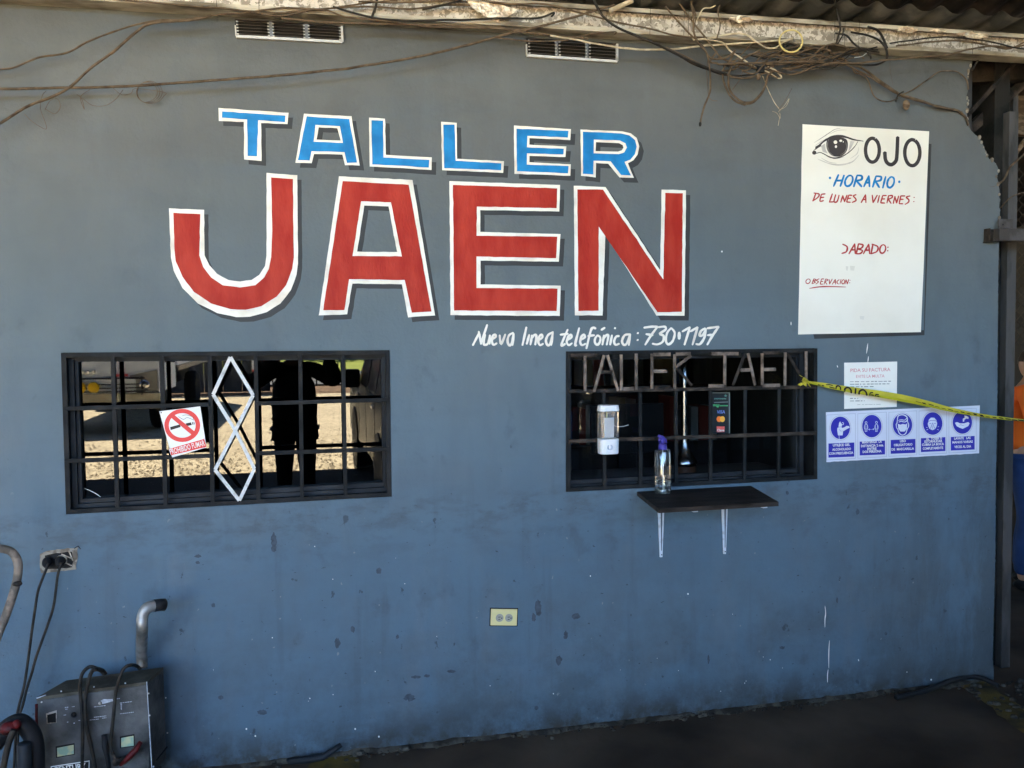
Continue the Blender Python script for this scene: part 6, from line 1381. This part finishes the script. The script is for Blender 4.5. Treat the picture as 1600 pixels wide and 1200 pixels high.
mb = MB(); mb.add([(TX0+.12, ys-.01, 1.33), (TX1-.12, ys-.01, 1.33), (TX1-.18, ys-.16, 2.08), (TX0+.18, ys-.16, 2.08)], [(0,3,2,1)]); o = mb.build('windscreen', MT['carglass'], tk); o.location.y += .01
mb = MB(); mb.box((TX0-.02, TY-.06, .38), (TX1+.02, TY+.05, .645)); mb.build('bumper', MT['truckc'], tk, bevel=.02)
mb = MB(); mb.box((TX0+.35, TY+.02, .655), (TX1-.35, TY+.04, .90)); mb.build('grille_panel', MT['truckw'], tk)
for z_ in (.68, .74, .80, .90):
    mb = MB(); mb.tube([(TX0+.2, TY+.09, z_), (TX1-.2, TY+.09, z_)], .014 if z_ in (.68,.90) else .009, 8); mb.build('guard_rail', MT['rubber'], tk)
for x in (TX0+.25, -4.45, -3.3, TX1-.25):
    mb = MB(); mb.tube([(x, TY+.09, .62), (x, TY+.09, .93)], .011, 8); mb.build('guard_post', MT['rubber'], tk)
for x in (-3.84, -3.64):
    mb = MB(); mb.lathe([(.05,-.04),(.085,-.02),(.09,.0),(.085,.012),(.05,.02)], (x, TY+.12, .76), 20, axis=(0,1,0)); mb.build('fog_lamp', MT['lampy'], tk, smooth=True)
for sg, x in ((1, TX1), (-1, TX0)):
    mb = MB(); xo = x-sg*.02
    mb.hexa([Vector((xo-sg*.42,TY,.68)),Vector((xo,TY,.68)),Vector((xo,TY+.035,.68)),Vector((xo-sg*.42,TY+.035,.68)),Vector((xo-sg*.42,TY,.94)),Vector((xo,TY,1.03)),Vector((xo,TY+.035,1.03)),Vector((xo-sg*.42,TY+.035,.94))]); hl = mb.build('headlight', mat('headlight_glass', (.26,.26,.25), .3) if 'headlight_glass' not in bpy.data.materials else bpy.data.materials['headlight_glass'], tk)
    mb = MB(); mb.lathe([(.085,0),(.08,.02),(.03,.03)], (xo-sg*.20, TY+.035, .78), 18, axis=(0,1,0)); mb.build('lens', MT['chrome'], hl, smooth=True)
    mb = MB(); mb.box((xo-sg*.55-.08, TY+.03, .925), (xo-sg*.55+.1, TY+.055, .965)); mb.build('red_reflector', MT['sred'], tk)
for k, x in enumerate((-4.0,-3.92,-3.84,-3.76,-3.68)):
    mb = MB(); mb.box((x, TY+.0, .985), (x+.055, TY+.03, 1.035)); mb.build('emblem_letter', MT['chrome'], tk, bevel=.01)
mb = MB(); mb.box((TX1, TY-.35, .42), (TX1+.03, TY-.06, 1.3)); sp2 = mb.build('side_panel', MT['truckw'], tk, bevel=.01)
mb = MB(); mb.box((TX0+.05, -17.9, 1.02), (TX1+.03, TY-1.8, 3.1)); mb.build('cargo_box', MT['truckw'], tk, bevel=.02)
mb = MB(); mb.box((TX1+.0, -17.9, .93), (TX1+.05, TY-1.8, 1.015)); mb.build('cargo_sill', MT['galv'], tk)
mb = MB(); mb.box((TX0+.4, -17.6, .55), (TX1-.4, TY-.2, .9)); mb.build('chassis', MT['rubber'], tk)
for x in (TX0+.14, TX1-.14):
    for y in (TY-.85, -16.2): wheel((x, y, .37), .40, .24, tk)
mb = MB(); mb.tube([(TX1-.1, TY+.02, 1.5), (TX1+.15, TY+.12, 1.45), (TX1+.2, TY+.12, 1.2)], .012, 8); mb.box((TX1+.12, TY+.08, 1.15), (TX1+.28, TY+.12, 1.5)); mb.build('side_mirror', MT['rubber'], tk)

# parked car right behind the photographer
def car(label, x0, ylen, y_rear, m, rot=0, name='parked_car', wd=1.72, hgt=1.72, cat='car'):
    t_ = thing(name, label, cat, (x0+wd/2, y_rear-ylen/2, -.01))
    z_ = lambda v: v-.01
    pr = [(0,.42),(-.02,.75),(-.05,1.02),(-.25,hgt-.07),(-.4,hgt),(-2.0,hgt),(-2.35,hgt-.06),(-3.0,1.10),(-ylen+.15,.98),(-ylen,.80),(-ylen,.42)]
    n = len(pr); mb = MB()
    rows = []
    for X_, ins_ in ((x0, 1), (x0+wd, -1)):
        rows.append([Vector((X_+(ins_*.13*max(0, (zz-1.0)/.7)), y_rear+yy, zz)) for yy, zz in pr])
    vs = rows[0]+rows[1]
    mb.add(vs, [tuple(range(n)), tuple(range(2*n-1, n-1, -1))]+[(i, (i+1) % n, n+(i+1) % n, n+i) for i in range(n)])
    b_ = mb.build('body', m, t_, bevel=.03)
    for sg, X_ in ((-1, x0), (1, x0+wd)):
        for (ya, yb2) in ((-.30,-1.05),(-1.12,-1.85)):
            mb = MB(); q2 = lambda zz, yy: Vector((X_+sg*.004-sg*.13*max(0, (zz-1.0)/.7), y_rear+yy, zz)); mb.add([q2(1.06,ya),q2(1.06,yb2),q2(hgt-.12,yb2),q2(hgt-.12,ya)], [(0,1,2,3)]); mb.build('side_window', MT['carglass'], t_)
        mb = MB(); mb.add([Vector((X_+sg*.004-sg*.01, y_rear-1.92, 1.08)), Vector((X_+sg*.0, y_rear-2.85, 1.08)), Vector((X_-sg*.10+sg*.006, y_rear-2.25, hgt-.16)), Vector((X_-sg*.11+sg*.006, y_rear-1.92, hgt-.12))], [(0,1,2,3)]); mb.build('side_window', MT['carglass'], t_)
        for yy in (-1.05, -2.75):
            mb = MB(); mb.box((min(X_+sg*.03, X_), y_rear+yy-.14, .93), (max(X_+sg*.03, X_), y_rear+yy, .96)); mb.build('door_handle', MT['chrome'], t_, bevel=.004)
        for yy in (-1.10, -2.0, -2.85):
            mb = MB(); mb.box((min(X_+sg*.003, X_), y_rear+yy-.006, .48), (max(X_+sg*.003, X_), y_rear+yy, 1.05)); mb.build('door_seam', MT['rubber'], t_)
        mb = MB(); mb.box((min(X_, X_+sg*.2), y_rear-2.72, 1.03), (max(X_, X_+sg*.2), y_rear-2.62, 1.24)); mb.build('wing_mirror', MT['rubber'], t_, bevel=.03)
        for yy in (-.75, -ylen+.8):
            mb = MB(); mb.lathe([(.36,-.01),(.40,.0),(.40,.012),(.36,.014)], (X_+sg*.002, y_rear+yy, .34), 24, axis=(sg,0,0)); mb.build('wheel_arch', MT['rubber'], t_)
            wheel((X_-sg*.09, y_rear+yy, .32), .33, .2, t_, 'chrome')
    mb = MB(); mb.add([(x0+.14, y_rear-.055, 1.06), (x0+wd-.14, y_rear-.055, 1.06), (x0+wd-.24, y_rear-.235, hgt-.14), (x0+.24, y_rear-.235, hgt-.14)], [(0,1,2,3)]); o_ = mb.build('rear_window', MT['carglass'], t_); o_.location.y += .012
    mb = MB(); mb.box((x0+.05, y_rear-.03, .40), (x0+wd-.05, y_rear+.09, .62)); mb.build('rear_bumper', MT['carlight'], t_, bevel=.03)
    for X_ in (x0+.03, x0+wd-.17):
        mb = MB(); mb.box((X_, y_rear-.04, .78), (X_+.14, y_rear+.012, 1.0)); mb.build('tail_light', MT['sred'], t_, bevel=.02)
    t_.rotation_euler.z = rot
    return t_
car('grey green car parked behind the photographer, mirrored in the right of the left window', .44, 4.25, -3.60, MT['carp'], R(-2.4))
car('black van added to give the right window a dark reflection', 3.0, 4.6, -4.6, MT['column'], 0, 'dark_reflection_van', 1.85, 2.1, 'van')  # van added so the right glass has something dark to reflect

# gate, fence, pole, trees, side wall
cf = thing('corrugated_gate', 'dark blue grey sheet metal gate across the yard, mirrored behind the white diamonds', 'gate', (-4.2, -20, 0))
for k in range(26):
    x = -7.6+k*.24; 
    mb = MB(); mb.box((x, -20.05-.03*(k % 2), 0), (x+.232, -20.0-.03*(k % 2), 2.6)); mb.build('gate_board', MT['gatem'], cf)
mb = MB(); mb.box((-7.6, -20.0, 1.3), (-1.36, -19.96, 1.38)); mb.build('rail', MT['gatem'], cf)
pl = thing('striped_pole', 'red and white striped pole beside the dark gate', 'pole', (-1.75, -19.8, 0))
for k in range(9):
    mb = MB(); mb.lathe([(.06,k*.3),(.06,(k+1)*.3-.002)], (-1.75,-19.8,0), 14); mb.build('band', MT['sred'] if k % 2 else MT['swhite'], pl)
rp = thing('red_gate_leaf', 'low dark barred gate leaf standing open across the yard entrance', 'gate', (-.4, -19.9, 0))
for k in range(12):
    x = -1.5+k*.19; mb = MB(); mb.box((x, -19.92, .16), (x+.035, -19.89, .75 if k > 4 else 1.4)); mb.build('gate_bar', MT['rubber'], rp)
mb = MB(); mb.box((-1.5, -19.93, .12), (.65, -19.88, .17)); mb.build('bottom_rail', MT['rubber'], rp)
mb = MB(); mb.box((-1.52, -19.95, .75), (-1.1, -19.94, 1.35)); mb.build('red_panel', MT['sred'], rp)
def leaves(name, c_, rad, n, m, par=None, sz=.14, **kw):
    mb = MB(); rng = random.Random(int(c_[0]*10)+n); cl_ = [(Vector((rng.gauss(0,.5)*rad[0], rng.gauss(0,.5)*rad[1], rng.gauss(0,.42)*rad[2])), rng.uniform(.25,.5)) for _ in range(26)]
    for _ in range(n):
        o_, r_ = rng.choice(cl_); p = Vector(c_)+o_+Vector((rng.gauss(0,1)*rad[0], rng.gauss(0,1)*rad[1], rng.gauss(0,1)*rad[2]))*r_*.5
        a_ = Vector((rng.gauss(0,1), rng.gauss(0,1), rng.gauss(0,1))).normalized(); b_ = a_.orthogonal().normalized()
        s2 = sz*rng.uniform(.5,1.3); mb.add([p-a_*s2, p+b_*s2*.4, p+a_*s2, p-b_*s2*.4], [(0,1,2,3)])
    return mb.build(name, m, par, **kw)
for i, (x, y, h_) in enumerate(((-6,-46,6),(-1,-45,5.5),(3.2,-46,6.5),(8.5,-44,6),(14,-45,6.5),(-12,-46,7),(5.5,-14,4.2),(9,-17,5))):
    t_ = thing('tree', ['broad tree beyond the road left of the yard gate','broad tree beyond the road behind the striped pole','dark tree beyond the road mirrored beside the car','tree beyond the road right of the dark one','far right tree beyond the road','far left tree beyond the road','leafy tree in the yard mirrored in the right window','tall leafy tree behind the van in the yard'][i], 'tree', (x, y, -.03))
    mb = MB(); mb.tube([(x,y,-.1),(x+.1,y,h_*.3),(x-.1,y,h_*.6)], [.25,.18,.10], 10); mb.tube([(x+.1,y,h_*.3),(x+1,y+.2,h_*.55)], [.12,.05], 8); mb.tube([(x+.1,y,h_*.28),(x-1,y-.2,h_*.5)], [.12,.05], 8); mb.build('trunk', MT['bark'], t_, smooth=True)
    if i < 6: leaves('crown', (x, y, h_*.52), (3.2, 2.2, h_*.50), 5200, MT['leaf'], t_, .3)
    else: leaves('crown', (x, y, h_*.55), (1.7, 1.6, h_*.38), 3600, MT['leafy'], t_, .14)
leaves('distant_wood', (0, -56, 3), (26, 3, 3.2), 15000, MT['leaf'], None, .7, kind='stuff')
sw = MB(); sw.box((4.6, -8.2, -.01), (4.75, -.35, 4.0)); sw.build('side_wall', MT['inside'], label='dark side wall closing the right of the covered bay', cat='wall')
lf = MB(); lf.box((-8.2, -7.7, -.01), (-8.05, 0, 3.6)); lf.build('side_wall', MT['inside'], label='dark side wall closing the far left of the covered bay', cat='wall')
for x in (-7.6, 4.3):
    mb = MB(); mb.box((x, -8.5, -.01), (x+.12, -8.38, 4.5)); mb.build('roof_post', MT['rustd'], label='steel roof post at the '+('left' if x < 0 else 'right')+' yard corner of the canopy', cat='post')
